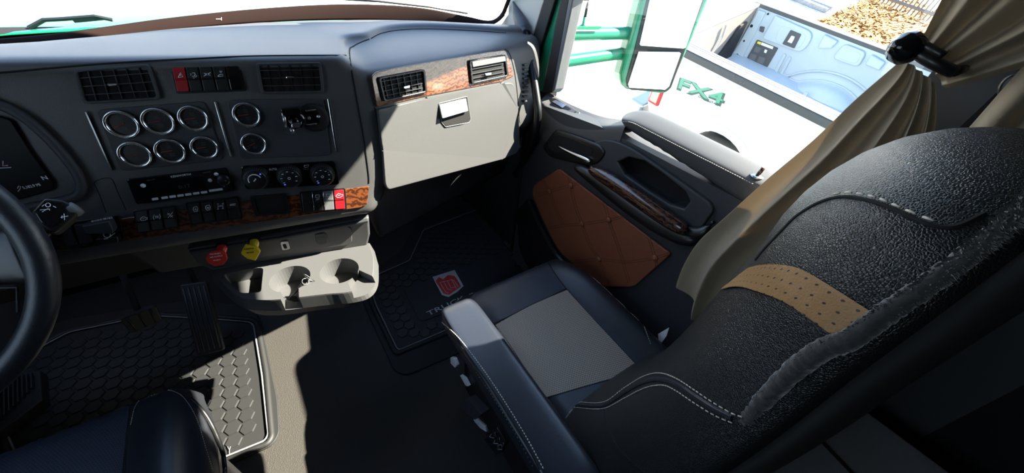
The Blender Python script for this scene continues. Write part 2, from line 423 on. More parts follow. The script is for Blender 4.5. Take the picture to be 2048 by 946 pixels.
# ================================================================ OUTSIDE
def ext_frame(a, b, g, t):
    ca, sa, cb, sb, cg, sg = math.cos(a), math.sin(a), math.cos(b), math.sin(b), math.cos(g), math.sin(g)
    Rz = Matrix(((ca, -sa, 0), (sa, ca, 0), (0, 0, 1))); Rx = Matrix(((1, 0, 0), (0, cb, -sb), (0, sb, cb))); Ry = Matrix(((cg, 0, sg), (0, 1, 0), (-sg, 0, cg)))
    return Rz @ Ry @ Rx, Vector(t)
ER, ET = ext_frame(-1.489, .205, .159, (3.665, 2.465, .874))
def E(a, b, c): return ET+ER @ Vector((a, b, c))
e1, e2, e3 = (Vector(ER.col[i]) for i in range(3))
GD = -1.42
GP = PL(E(0, 0, GD), e3)
def gpt(a, b, h=0): return E(a, b, GD+h)
g = mk('ground', *g_prism([gpt(x, y) for x, y in ((-40, -40), (40, -40), (40, 40), (-40, 40))], e3*-.1), 'gravel'); tag(g, kind='structure')
# leaf litter
rl = GP.pts([(1640, 42), (1680, 26), (1720, 8), (1762, -6), (1830, 0), (1900, 40), (1900, 140), (1800, 116), (1735, 84), (1690, 70), (1655, 50)])
V, F = g_prism([p+e3*.012 for p in rl], e3*-.02)
G = [(V, F)]
ctr = sum(rl, Vector())/len(rl)
for k in range(1500):
    i = random.randrange(len(rl)); a, b = rl[i], rl[(i+1) % len(rl)]; u, v = random.random(), random.random()
    if u+v > 1: u, v = 1-u, 1-v
    p = ctr+(a-ctr)*u*1.05+(b-ctr)*v*1.05+e3*random.uniform(.01, .05)
    q = Matrix.Rotation(random.uniform(0, 6.28), 3, e3) @ (e1+e3*random.uniform(-.5, .5)); w = e3.cross(q).normalized(); s = random.uniform(.04, .08)
    G.append(([p-q*s, p+w*s*.5, p+q*s, p-w*s*.5], [(0, 1, 2, 3)]))
tag(mk('leaf_litter', *join_geo(G), 'leaves'), 'orange fallen leaves lying on the pale gravel beyond the pickup', 'leaves', kind='stuff')
kp = GP.pts([(1572, -4), (1588, -4), (1662, 22), (1648, 26)])
tag(mk('concrete_kerb', *g_prism(kp, e3*.08), 'asphalt', bevel=.01), 'low grey concrete kerb running beside the leaf litter', 'kerb')
# fence: low rail fence at the top right
fa, fb = GP.at(1700, -12), GP.at(1885, 55)
fr = thing('rail_fence', 'pale metal picket fence beyond the fallen leaves', 'fence', fa)
dfe = fb-fa; dfe = dfe-e3*dfe.dot(e3)
fa = fa+e3*.02
mk('rail', *g_tube([fa+e3*.12, fa+dfe+e3*.12], .03, 6), 'fence', fr); mk('rail', *g_tube([fa+e3*1.0, fa+dfe+e3*1.0], .03, 6), 'fence', fr)
for k in range(26):
    p = fa+dfe*(k/25); mk('picket', *g_tube([p-e3*.02, p+e3*1.1], .014, 5), 'fence', fr)
# ---- the pickup
SP = PL(E(0, 0, 0), e2)
pk = thing('pickup_truck', 'white pickup truck with an open bed parked outside the passenger window', 'pickup truck', E(1.2, .8, GD))
def sp_ac(px, py):
    q = SP.at(px, py)-ET; return q.dot(e1), q.dot(e3)
arch = [sp_ac(*p) for p in [(1391, 258), (1412, 250), (1434, 247), (1470, 250), (1506, 261), (1542, 281), (1574, 305)]]
ac = (arch[0][0]+.62, arch[3][1]-.47)
R0 = .50
acx = arch[2][0]+.12; acz = arch[2][1]-R0
archo = [(acx-R0*math.cos(t), acz+R0*math.sin(t)) for t in [math.pi*(i/16) for i in range(17)]]
R0 = .42
archp = [(acx-R0*math.cos(t), acz+R0*math.sin(t)) for t in [math.pi*(i/16) for i in range(17)]]
side = [(0, -.03), (0, -.72), (.05, -.80), (acx-R0, -.82)]+archp[1:-1]+[(acx+R0, -.85), (2.05, -.85), (2.05, -.03)]
mk('bedside', *g_prism([E(a, 0, c) for a, c in side], e2*.05), 'wpaint', pk, bevel=.006)
mk('wheel_arch_lip', *g_tube([E(a, -.006, c) for a, c in archo], .014, 8), 'wpaint', pk, True)
for w_, b_ in (('wheel', .02), ('wheel', 1.5)):
    t = mk('wheel', *g_lathe(E(acx, b_, acz-.08), e2, [(.2, 0), (.34, 0), (.40, .04), (.40, .20), (.34, .24), (.2, .24)], 32), 'tyre', pk, True)
    mk('hubcap', *g_lathe(E(acx, b_+(.02 if b_ < 1 else .2), acz-.08), e2, [(.0, 0), (.2, -.0), (.22, .04), (.0, .06)], 20), 'steel', t, True)
# near rail: moulding, cap
mk('rail_moulding', *join_geo([g_box(E(1.0, -.004, -.055), (2.05, .03, .07), ER)]), 'bedd', pk, bevel=.008)
mk('bed_rail', *join_geo([g_box(E(1.0, .04, .0), (2.05, .10, .035), ER)]), 'wpaint', pk, bevel=.006)
for b_ in (.02, .055): mk('rail_groove', *g_box(E(1.0, b_, .0185), (2.03, .010, .003), ER), 'bedd', pk)
WB = 1.62
mk('bed_rail', *g_box(E(1.0, WB+.02, .0), (2.05, .11, .04), ER), 'bedd', pk, bevel=.006)
mk('far_bedside', *g_box(E(1.0, WB+.05, -.45), (2.05, .06, .86), ER), 'wpaint', pk, bevel=.006)
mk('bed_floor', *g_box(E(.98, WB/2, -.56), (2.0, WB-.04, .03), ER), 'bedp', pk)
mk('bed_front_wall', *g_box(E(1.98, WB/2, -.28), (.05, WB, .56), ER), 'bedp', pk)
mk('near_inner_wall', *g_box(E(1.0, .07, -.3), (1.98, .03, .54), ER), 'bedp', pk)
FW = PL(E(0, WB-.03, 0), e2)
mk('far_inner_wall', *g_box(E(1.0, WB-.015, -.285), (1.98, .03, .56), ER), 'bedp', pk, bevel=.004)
def fw(name, L, m, t=.01, r=.0, bev=.004, par=pk): return slab(name, FW, L, m, par, 0, t, r, bev, label=None)
jamb = fw('jamb_strip', [(1519, 20), (1533, 24), (1478, 132), (1458, 124)], 'bedp', .03)
for x, y, r_ in ((1536, 28, .012), (1503, 52, .018), (1488, 82, .012), (1474, 110, .018)):
    mk('bolt_hole', *g_lathe(FW.at(x, y, .03), FW.n, [(r_, 0), (r_*.6, .004), (0, .004)], 12), 'deep', jamb if x < 1530 else pk)
em = fw('wall_emboss', [(1552, 30), (1632, 66), (1606, 107), (1526, 76)], 'bedp', .03, [.02, .10, .10, .03], .018)
fw('wall_recess', [(1566, 48), (1618, 68), (1600, 98), (1551, 80)], 'bedp', .034, .06, .003, em)
hk = slab('tie_down_plate', FW, [(1585, 58), (1606, 67), (1592, 95), (1568, 86)], 'bedd', pk, .034, .045, .01, .003)
slab('tie_down_hook', FW, [(1588, 69), (1594, 71), (1592, 77), (1588, 84), (1580, 81), (1584, 75)], 'white', hk, .045, .06, .0, .002)
fw('wall_pad', [(1521, 52), (1530, 54), (1527, 65), (1519, 62)], 'bedd', .012, .01, .002)
fw('bulb_window', [(1547, 42), (1553, 44), (1541, 70), (1534, 67)], 'cream', .012, .02, .003)
st = fw('sticker_plate', [(1515, 79), (1557, 96), (1530, 143), (1488, 127)], 'bedd', .012, .012, .002)
for q in ([(1517, 82), (1524, 84), (1522, 89), (1515, 86)], [(1495, 123), (1500, 125), (1498, 130), (1492, 127)]):
    slab('warning_label', FW, q, 'label', st, .012, .014)
for q in ([(1525, 84), (1548, 93), (1546, 98), (1523, 89)], [(1500, 125), (1524, 135), (1522, 140), (1498, 130)]):
    slab('printed_strip', FW, q, 'white', st, .012, .014)
for q in ([(1513, 92), (1524, 96), (1518, 106), (1508, 102)], [(1503, 106), (1515, 110), (1510, 121), (1498, 117)], [(1520, 112), (1532, 116), (1527, 128), (1515, 124)], [(1531, 98), (1536, 100), (1533, 106), (1529, 104)]):
    slab('printed_box', FW, q, 'grey' if q[0][0] < 1530 else 'white', st, .012, .0135, .004)
fw('wall_rib', [(1569, 106), (1574, 109), (1552, 151), (1546, 148)], 'bedp', .02, .01, .006)
fw('wall_rib', [(1580, 112), (1584, 115), (1563, 155), (1558, 152)], 'bedp', .02, .01, .006)
em2 = fw('wall_emboss', [(1690, 86), (1735, 104), (1718, 134), (1665, 116)], 'bedp', .03, .05, .014)
fw('wall_recess', [(1692, 92), (1727, 107), (1714, 127), (1673, 112)], 'bedp', .034, .04, .003, em2)
for q in ([(1651, 68), (1678, 82), (1664, 96), (1637, 95)], [(1745, 108), (1772, 124), (1760, 140), (1732, 128)]):
    fw('rail_bracket', q, 'bedd' if 0 else 'bedp', .035, .0, .012)
# wheel house inside the bed
wc = FW.at(1628, 232)-ET; wca, wcc = wc.dot(e1), wc.dot(e3)
rings = []
for b_, rr_ in ((WB-.03, .50), (WB-.05, .47), (WB-.06, .41), (WB-.16, .40), (WB-.22, .36), (WB-.25, .28), (WB-.26, .10)):
    rings.append([E(wca-rr_*1.15*math.cos(math.pi*k/20), b_, max(-.56, wcc+rr_*math.sin(math.pi*k/20)*.95)) for k in range(21)])
grid('wheel_house', rings, 'bedp', pk, sub=1)
for rr_, b_ in ((.52, WB-.035), (.425, WB-.062)):
    mk('arch_bead', *g_tube([E(wca-rr_*1.15*math.cos(math.pi*k/24), b_, max(-.55, wcc+rr_*math.sin(math.pi*k/24)*.95)) for k in range(2, 23)], .013, 8), 'bedp', pk, True)
slab('wheel_house_rib', FW, [(1634, 168), (1641, 171), (1620, 199), (1611, 196)], 'bedp', pk, .26, .28, .01, .004)
# tailgate
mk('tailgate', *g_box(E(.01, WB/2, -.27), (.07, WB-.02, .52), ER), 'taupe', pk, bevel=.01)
mk('tailgate_cap', *g_box(E(.0, WB/2, .0), (.10, WB, .03), ER), 'wpaint', pk, bevel=.006)
for a_ in (-.02, .03): mk('tailgate_cap_line', *g_box(E(a_, WB/2, .017), (.010, WB-.03, .003), ER), 'bedd', pk)
TG = PL(E(.05, 0, 0), e1)
slab('tailgate_cable_cover', TG, [(1492, 42), (1478, 50), (1462, 74), (1440, 104), (1432, 112), (1455, 118), (1478, 72)], 'blackm', pk, .0, .03, .0, .006)
mk('tailgate_strap', *g_tube(TG.pts([(1452, 50), (1444, 74), (1430, 100)], .01), .008, 6), 'steel', pk)
# tail lamp, bumper, badge
tl = mk('tail_lamp', *g_box(E(.07, .02, -.42), (.16, .09, .56), ER), 'lamp', pk, bevel=.03, seg=3)
mk('lamp_lens', *g_box(E(.07, -.024, -.52), (.09, .012, .28), ER), 'amber', tl, bevel=.005)
mk('rear_bumper', *g_box(E(-.12, WB/2, -.86), (.2, WB+.1, .22), ER), 'steel', pk, bevel=.03, seg=3)
text('badge_outline', 'FX4', SP, (1353, 178), (1446, 214), 'decalg', pk, h=.125, t=.003, off=.001, bold=.035)
text('badge', 'FX4', SP, (1357, 175), (1443, 208), 'decal', pk, h=.105, t=.006, off=.002, bold=.015)
text('badge', 'OFF ROAD', SP, (1396, 194), (1438, 213), 'decalg', pk, h=.022, t=.004, off=.002)
# pickup cab, ahead of the bed
cabp = [(2.1, -.85), (2.1, .02), (2.25, .08), (2.5, .5), (3.6, .52), (4.3, .1), (5.3, .0), (5.4, -.85)]
cb = mk('cab_body', *g_prism([E(a, .02, c) for a, c in cabp], e2*(WB)), 'wpaint', pk, bevel=.05, seg=3)
mk('cab_glass', *g_prism([E(a, .01, c) for a, c in [(2.5, .08), (2.65, .44), (3.5, .46), (4.0, .1)]], e2*.02), 'screen', cb)
# ---- our own bodywork seen through the glass
hd = thing('truck_hood', 'green painted hood of this truck beyond the windshield', 'hood', (0, 1.7, 1.0))
rows = []
for y, z, hw in ((1.70, 1.16, .98), (1.9, 1.165, .95), (2.3, 1.16, .86), (2.8, 1.09, .74), (3.3, .95, .62), (3.45, .5, .60)):
    rows.append([Vector((hw*1.08*s, y, z-.10*abs(s)**3-(.25 if abs(s) > .99 else 0))) for s in (-1, -.92, -.75, -.5, -.2, .2, .5, .75, .92, 1)])
grid('hood_panel', rows, 'green', hd, sub=1, solid=-.01)
ww = thing('wiper', 'dark windshield wiper lying along the foot of the glass', 'wiper', (0, 1.6, 1.2))
wp = [EYE+(q-EYE)*1.06 for q in [up_[2], up_[3], up_[4]]]
yv = Y(1.75)
mk('wiper_arm', *g_tube(yv.pts([(58, 56), (88, 40), (128, 38), (190, 33), (225, 40)]), .006, 6), 'black', ww)
mk('wiper_link', *g_prism(yv.pts([(140, 36), (190, 32), (224, 39), (150, 46)]), (0, .012, 0)), 'steel', ww)
tube('wiper_blade', Y(1.78).pts([(680, -2), (760, 3), (860, 14), (935, 27)]), .004, 'black', ww)
tag(mk('cab_side_panel', *g_box((1.10, -1.1, .6), (.03, 1.45, 2.6)), 'green', bevel=.01), 'green painted cab side panel behind the passenger door', 'body panel')
# ---- side mirror
mo = ray(1310, 120); mo = EYE+mo*(1.42/mo.y)
MP = PL(mo, (-.34, -.93, .06))
sm = thing('side_mirror', 'tall green framed side mirror outside the passenger window', 'mirror', mo)
hp = [(1372, -330), (1282, 0), (1241, 148), (1243, 168), (1256, 180), (1330, 188), (1344, 179), (1354, 151), (1419, 0), (1560, -330)]
P = MP.pts(hp)
mk('housing', *g_prism([p for p in P], MP.n*-.10), 'green', sm, bevel=.02, seg=3)
mk('mirror_seat', *g_prism(MP.pts([(1384, -322), (1293, 0), (1270, 94), (1252, 158), (1253, 172), (1262, 180), (1332, 183), (1342, 174), (1407, 0), (1542, -322)], .001), MP.n*.004), 'seal', sm, bevel=.002)
mk('mirror_glass', *g_prism(MP.pts([(1392, -315), (1299, 0), (1279, 88), (1281, 91), (1366, 97), (1371, 95), (1404, 0), (1532, -315)], .006), MP.n*.003), 'mirror', sm)
MQ = PL(MP.at(1308, 140, .016), (-.37, -.92, .03))
mk('convex_glass', *g_prism(MQ.pts([(1277, 103), (1256, 168), (1258, 175), (1330, 179), (1338, 172), (1361, 107), (1358, 104)]), MQ.n*.003), 'mirror', sm)
ay = Y(1.55)
def arm(L, rad):
    pts = ay.pts(L); return g_tube(pts, rad, 14)
ua = mk('mirror_arm', *arm([(1085, 71), (1132, 69), (1262, 66), (1330, 62)], .033), 'green', sm, True)
mk('arm_plate', *g_prism(ay.pts([(1145, 52), (1203, 52), (1196, 60), (1152, 59)], .035), (0, -.006, 0)), 'green', ua, bevel=.002)
mk('mirror_arm', *arm([(1060, 128), (1118, 124), (1248, 106), (1310, 98)], .033), 'green', sm, True)
an = thing('antenna', 'black whip antenna with green base on the upper mirror arm', 'antenna', ay.at(1165, 52))
A0 = ay.at(1166, 54); up = Vector((.02, 0, 1))
mk('antenna_base', *g_lathe(A0, up, [(.022, -.01), (.022, .004), (.010, .012), (.009, .045), (.0, .046)], 16), 'green', an, True)
mk('antenna_whip', *g_tube([A0+up*.045, A0+up*.10, A0+up*.11, A0+up*.6], [.008, .007, .003, .002], 8), 'black', an, True)
# vehicle glimpsed at the far left
pv = Y(7.0)
bx = thing('parked_truck', 'grey parked vehicle corner glimpsed at the far left through the windshield', 'truck', pv.at(10, 35))
bp = pv.pts([(-130, 0), (-20, 2), (38, 36), (46, 44), (-5, 60), (-130, 76)])
bd = mk('body', *g_prism(bp, (0, 1.5, 0)), 'asphalt', bx, bevel=.08, seg=3)
mk('window_pane', *g_prism(pv.pts([(-100, 8), (-30, 10), (5, 34), (-60, 44)], .02), (0, .05, 0)), 'screen', bx)
# ================================================================ DASHBOARD
PC = PL(Y(.98).at(690, 200), (-.15, -.95, .2))
PG = PL(Y(.97).at(750, 200), (.30, -.9, .15))
def ypl(pl, x, z): return pl.o.y-((x-pl.o.x)*pl.n.x+(z-pl.o.z)*pl.n.z)/pl.n.y
def sst(x, a, b):
    t = max(0, min(1, (x-a)/(b-a))); return t*t*(3-2*t)
def yface(x, z):
    a, b = ypl(PC, x, z), ypl(PG, x, z); k = .012
    m = max(a, b); d = abs(a-b); return m+max(0, k*2-d)**2/(8*k)
def interp(P, x):
    for a, b in zip(P, P[1:]):
        if a.x <= x <= b.x:
            t = (x-a.x)/max(b.x-a.x, 1e-6); return a.y+(b.y-a.y)*t, a.z+(b.z-a.z)*t
    return (P[0].y, P[0].z) if x < P[0].x else (P[-1].y, P[-1].z)
ridge = [Z(1.195).at(*p) for p in ((736, 80), (762, 67), (800, 60), (860, 58), (940, 61), (1030, 67))]
ridge = [Vector((.26, ridge[0].y-.02, 1.195))]+[q for q in ridge if q.x > .27]+[Vector((1.02, 1.30, 1.195))]
wl_ = [p for p in lo_[:-3]]+[Vector((1.03, 1.40, 1.19))]
xs = [-1.08+.06*i for i in range(20)]+[.06+.02*i for i in range(15)]+[.36+.05*i for i in range(13)]+[.985]
xs = sorted(set(round(x, 3) for x in xs))
rows = []
for x in xs:
    w = sst(x, .19, .27); yw, zw = interp(wl_, x); yr, zr = interp(ridge, x)
    A = []; ytop = yface(x, 1.20); yr = min(yr, yw-.06)
    cen = [(yw+.03, zw-.01), (yw-.02, zw+.012), (yw*.6+ytop*.4, 1.197), (yw*.3+ytop*.7, 1.207), (ytop+.05, 1.213), (ytop+.03, 1.214), (ytop+.008, 1.214), (ytop-.006, 1.204), (ytop-.004, 1.19), (yface(x, 1.18), 1.18)]
    y117 = yface(x, 1.165)
    pas = [(yw+.03, zw-.01), (yw-.02, zw+.012), (yr+.05, 1.212), (yr+.015, 1.213), (yr+.004, 1.205), (yr+.001, 1.193), (yr*.75+y117*.25, 1.193), (yr*.4+y117*.6, 1.190), (y117+.012, 1.178), (y117, 1.160)]
    pr = [(a[0]*(1-w)+b[0]*w, a[1]*(1-w)+b[1]*w) for a, b in zip(cen, pas)]
    for z in (1.13, 1.08, 1.03, .98, .93): pr.append((yface(x, z), z))
    lowc = [(yface(x, .88), .88), (yface(x, .84), .84), (yface(x, .805)+.003, .805), (yface(x, .795)+.03, .792), (yface(x, .79)+.12, .78), (yface(x, .78)+.2, .74)]
    lowp = [(yface(x, .89), .89), (yface(x, .86)+.018, .86), (yface(x, .82)+.06, .82), (yface(x, .76)+.13, .76), (yface(x, .66)+.21, .66), (yface(x, .5)+.29, .50)]
    w2 = sst(x, .18, .24)
    pr += [(a[0]*(1-w2)+b[0]*w2, a[1]*(1-w2)+b[1]*w2) for a, b in zip(lowc, lowp)]
    rows.append([Vector((x, a, b)) for a, b in pr])
D = thing('dashboard', 'charcoal truck dashboard with round gauges and burl wood trim', 'dashboard', (0, 1.2, .5))
body = grid('dash_shell', rows, 'dash', D, sub=1, solid=-.012)
def S(name, pl, L, m, par=D, t0=0, t1=.004, r=0, bev=0, label=None, **k): return slab(name, pl, L, m, par, t0, t1, r, bev, label=label, **k)
def bil(q, s, t):
    (ax, ay_), (bx_, by), (cx, cy), (dx, dy) = q
    return ((ax*(1-s)+bx_*s)*(1-t)+(dx*(1-s)+cx*s)*t, (ay_*(1-s)+by*s)*(1-t)+(dy*(1-s)+cy*s)*t)
def sub(q, s0, s1, t0=0, t1=1): return [bil(q, s0, t0), bil(q, s1, t0), bil(q, s1, t1), bil(q, s0, t1)]
def ring(name, pl, qo, qi, ro, ri, m, par, t0, t1, bev=0):
    A = rr(pl.pts(qo), ro); B = rr(pl.pts(qi), ri); n = len(A); d0, d1 = pl.n*t0, pl.n*t1
    V = [p+d0 for p in A]+[p+d1 for p in A]+[p+d1 for p in B]+[p+d0 for p in B]; F = []
    for k in range(4):
        for i in range(n): j = (i+1) % n; F.append((k*n+i, k*n+j, ((k+1) % 4)*n+j, ((k+1) % 4)*n+i))
    return mk(name, V, F, m, par, bevel=bev)
def vent(pl, q, nh, nv, tab, label, rim='dash_d', base=0, tilt=0):
    v = S('air_vent', pl, q, 'deep', t0=base+.001, t1=base+.003, r=.008, label=label)
    ring('vent_frame', pl, q, sub(q, .045, .955, .07, .93), .008, .006, rim, v, base+.002, base+.009, .0015)
    for i in range(1, nh+1):
        t = i/(nh+1); P = [pl.at(*bil(q, .05, t), base+.006), pl.at(*bil(q, .95, t), base+.006)]
        a, b = P; d = pl.v*.0007; n = pl.n*.003
        mk('slat', [a-d-n, a+d-n, b+d-n, b-d-n, a-d+n, a+d+n, b+d+n, b-d+n], [(0, 1, 2, 3), (4, 5, 6, 7), (0, 1, 5, 4), (2, 3, 7, 6), (1, 2, 6, 5), (0, 3, 7, 4)], 'dash_d', v)
    for i in range(1, nv+1):
        s = i/(nv+1); a, b = pl.at(*bil(q, s, .08), base+.0045), pl.at(*bil(q, s, .92), base+.0045); d = (pl.u if abs((b-a).dot(pl.u)) < .9*(b-a).length else pl.v)*.0006; n = pl.n*.0025
        mk('vane', [a-d-n, a+d-n, b+d-n, b-d-n, a-d+n, a+d+n, b+d+n, b-d+n], [(0, 1, 2, 3), (4, 5, 6, 7), (0, 1, 5, 4), (2, 3, 7, 6), (1, 2, 6, 5), (0, 3, 7, 4)], 'black', v)
    slab('vent_tab', pl, tab, 'chrome', v, base+.009, base+.015, .003, .0015)
    return v
vent(PC, [(150, 140), (301, 128), (325, 198), (169, 207)], 3, 5, [(220, 166), (241, 165), (243, 170), (224, 172)], 'large upper left air vent')
vent(PC, [(512, 126), (642, 124), (649, 185), (523, 187)], 3, 5, [(572, 152), (589, 152), (590, 156), (574, 157)], 'upper right air vent above the phone mount')
# gauge panels and chrome strips
gp1 = [(193, 219), (410, 202), (448, 319), (243, 342)]
gp3 = [(454, 200), (647, 196), (662, 310), (481, 317)]
S('gauge_panel', PC, gp1, 'dash_d', t1=.004, r=.012, bev=.0015, label='panel of six chrome ringed gauges')
S('gauge_panel', PC, gp3, 'dash_d', t1=.004, r=.012, bev=.0015, label='panel with two chrome ringed gauges')
for a, b in (((174, 223), (226, 340)), ((432, 203), (463, 312)), ((657, 197), (674, 303))):
    S('chrome_strip', PC, [(a[0]-2.4, a[1]), (a[0]+2.4, a[1]), (b[0]+2.2, b[1]), (b[0]-2.2, b[1])], 'chrome', t1=.006, r=.001, bev=.002)
def gauge(px, py, rad, ang, pl=PC):
    c = pl.at(px, py, .004); n, u, v = pl.n, pl.u, pl.v
    g = mk('gauge', *g_lathe(c, n, [(0, 0), (rad*.84, 0), (rad*.84, .002), (0, .002)], 28, u), 'black', D)
    mk('bezel', *g_lathe(c, n, [(rad, 0), (rad*1.01, .006), (rad*.97, .0095), (rad*.90, .0105), (rad*.80, .0075), (rad*.755, .0025), (rad*.755, 0)], 36, u), 'chrome', g, True)
    T = []
    for k in range(11):
        a = math.radians(215-25*k); d = u*math.cos(a)+v*math.sin(a); r0 = rad*(.56 if k % 5 == 0 else .62)
        T.append(g_tube([c+n*.0026+d*r0, c+n*.0026+d*rad*.70], .0004, 4))
    for dx, dy, s in ((0, -.32, .16), (0, .3, .14)):
        p = c+n*.0026+u*dx*rad+v*dy*rad
        for e in (-1, 0, 1): T.append(g_tube([p-u*s*rad+v*e*.05*rad*2, p+u*s*rad+v*e*.05*rad*2], .00035, 4))
    mk('dial_marks', *join_geo(T), 'grey', g)
    a = math.radians(ang); d = u*math.cos(a)+v*math.sin(a)
    mk('needle', *g_tube([c+n*.0035-d*rad*.1, c+n*.0035+d*rad*.62], [.0009, .0004], 5), 'needle', g)
    return g
RG = (PC.at(388, 236)-PC.at(318, 242)).length*.455
for (x, y, r_, a) in ((246, 248, 1.0, 205), (318, 242, 1.0, 185), (388, 236, .97, 185), (272, 308, 1.0, 185), (342, 301, .98, 185), (410, 294, .93, 185), (494, 229, .98, 182), (508, 287, .93, 200)):
    gauge(x, y, RG*r_, a)
# phone mount clamp
pm = thing('phone_mount', 'black metal ball clamp phone mount on the gauge panel', 'phone mount', PC.at(620, 235))
mk('mount_base', *g_lathe(PC.at(628, 235, .004), PC.n, [(.034, 0), (.034, .004), (.028, .010), (.0, .012)], 28), 'blackm', pm, True, bevel=.001)
slab('arm_plate', PC, [(598, 226), (612, 217), (632, 216), (641, 229), (640, 245), (610, 250), (600, 240)], 'gloss', pm, .014, .026, .006, .003)
for q in ((618, 236), (637, 233)): mk('screw', *g_lathe(PC.at(*q, .026), PC.n, [(.004, 0), (.004, .002), (.002, .003), (0, .002)], 12), 'steel', pm)
for a in ((620, 221), (622, 249)): mk('chrome_edge', *g_tube([PC.at(a[0]-9, a[1]+1, .027), PC.at(a[0]+12, a[1]-1, .027)], .0022, 6), 'chrome', pm)
cl = mk('clamp_ring', *g_lathe(PC.at(590, 238, .03), (PC.n+Vector((0, 0, -.1))).normalized(), [(.013, -.012), (.021, -.014), (.024, 0), (.021, .016), (.013, .018), (.011, .008)], 24), 'gloss', pm, True)
mk('clamp_jaw', *g_prism(rr(PC.pts([(562, 215), (600, 212), (604, 220), (600, 228), (568, 228)], .03), .004), PC.n*.026), 'gloss', pm, bevel=.003)
mk('clamp_jaw', *g_prism(rr(PC.pts([(583, 246), (592, 243), (602, 244), (600, 254), (584, 254)], .035), .003), PC.n*.014), 'steel', pm, bevel=.002)
mk('thumb_screw', *g_tube([PC.at(566, 226, .05), PC.at(572, 254, .05)], .0035, 10), 'steel', pm, True)
mk('screw_knob', *g_tube([PC.at(583, 257, .045), PC.at(586, 266, .045)], .005, 10), 'steel', pm, True)
# ---- switches
def icon(kind, pl, c, s, par, off, m='white'):
    x, y = c
    K = dict(
     tri=[[(-.8, .7), (.8, .7), (0, -.8), (-.8, .7)], [(0, -.3), (0, .3)]],
     lamp=[[(-.6, -.6), (.2, -.6), (.4, 0), (.2, .5), (-.6, .5)], [(-.9, -.4), (-1.2, -.4)], [(-.9, 0), (-1.2, 0)], [(.5, .9), (1, .4)], [(-.3, 1.1), (.2, 1.1)]],
     park=[[(-1.1, -.5), (-.3, 0), (-1.1, .5)], [(1.1, -.5), (.3, 0), (1.1, .5)], [(-.3, -.4), (-.3, .4)], [(.3, -.4), (.3, .4)]],
     work=[[(-.8, .8), (.8, .8), (.8, .2), (-.2, .2), (-.8, .5), (-.8, .8)], [(-.3, -.9), (.5, -.9), (.1, -.3), (-.3, -.9)]],
     eng=[[(-1.1, 0), (-.7, -.4), (-.2, -.7), (.4, -.5), (.7, -.3), (1.2, -.3), (1.2, .3), (.7, .3), (.5, .6), (-.6, .6), (-1.1, 0)], [(-.4, 0), (.3, 0)]],
     tc=[[(-.9, -.8), (-1.2, 0), (-.9, .8)], [(.9, -.8), (1.2, 0), (.9, .8)], [(-.6, -.3), (.0, -.3)], [(-.3, -.3), (-.3, .4)], [(.6, -.2), (.3, -.3), (.15, 0), (.3, .35), (.6, .25)]],
     cross=[[(-.9, -.8), (.9, .8)], [(.9, -.9), (-.7, .8)], [(-.9, -.2), (-.1, -.7)], [(.1, .7), (.9, .1)]],
     axle=[[(-.8, -.9), (-.8, .9)], [(.8, -.9), (.8, .9)], [(-.8, 0), (.8, 0)], [(-.3, -.4), (0, 0), (.3, -.4)], [(-1.1, -.9), (-.5, -.9)], [(1.1, -.9), (.5, -.9)], [(-1.1, .9), (-.5, .9)], [(1.1, .9), (.5, .9)]],
     head=[[(-.7, -.7), (.4, -.9), (.8, -.2), (.6, .7), (-.3, .8), (-.8, .1), (-.7, -.7)], [(-.2, -.2), (.3, -.2), (.2, .3), (-.2, .2), (-.2, -.2)]],
     spot=[[(-.6, -.8), (.6, -.8), (.7, 0), (-.7, 0), (-.6, -.8)], [(-.4, .4), (-.4, .9)], [(.1, .4), (.1, .9)], [(.5, .3), (.5, .7)]],
     word=[[(-.9, -.2), (.9, -.2)], [(-.9, .2), (.9, .2)], [(-.9, -.2), (-.9, .2)], [(-.3, -.2), (-.3, .2)], [(.3, -.2), (.3, .2)]],
     arrow=[[(-.6, .3), (0, -.6), (.6, .3)], [(0, -.6), (0, .8)]])
    return strokes('icon', pl, [[(x+s*a, y+s*b-s*a*.1) for a, b in L] for L in K[kind]], .0011, m, par, off)
def rockers(pl, q, n, icons, mats=None, base=.004, label=None, ipos=.35, isz=5.5, edge=False, names='switch_bank'):
    b = S(names, pl, [bil(q, -.03, -.07), bil(q, 1.03, -.07), bil(q, 1.03, 1.07), bil(q, -.03, 1.07)], 'black', t0=base-.002, t1=base+.002, r=.005, bev=.001, label=label)
    for i in range(n):
        c = sub(q, (i+.05)/n, (i+.95)/n, .02, .98); P = pl.pts(c, base+.002); m = (mats or ['black']*n)[i]
        h = [.004, .009, .0075, .010]; W = []
        for j, t in enumerate((0, .45, .55, 1)):
            for s in (0, 1):
                p = pl.at(*bil(c, s, t), base+.002); W.append((p, p+pl.n*h[j]))
        V = []; 
        for lo, hi in W: V += [lo, hi]
        F = []
        for j in range(3):
            a = j*4; F += [(a+1, a+3, a+7, a+5), (a, a+2, a+6, a+4), (a, a+1, a+5, a+4), (a+2, a+3, a+7, a+6)]
        F += [(0, 1, 3, 2), (12, 13, 15, 14)]
        r = mk('rocker', V, F, m, b, bevel=.0015, seg=2)
        if edge and i in (1, 2): mk('chrome_edge', *g_tube([pl.at(*bil(c, 0, t), base+.008+.004*math.sin(3.1*t)) for t in (0, .3, .6, 1.05)], .0009, 6), 'chrome', b, True)
        if icons[i]: icon(icons[i], pl, bil(c, .5, ipos), isz, b, base+.0115)
    return b
rockers(PC, [(344, 134), (477, 131), (489, 179), (356, 184)], 5, ['tri', 'lamp', 'park', 'work', None], ['red', 'black', 'black', 'black', 'gloss'], .0, 'upper switch bank with a red hazard switch', .32, 6)
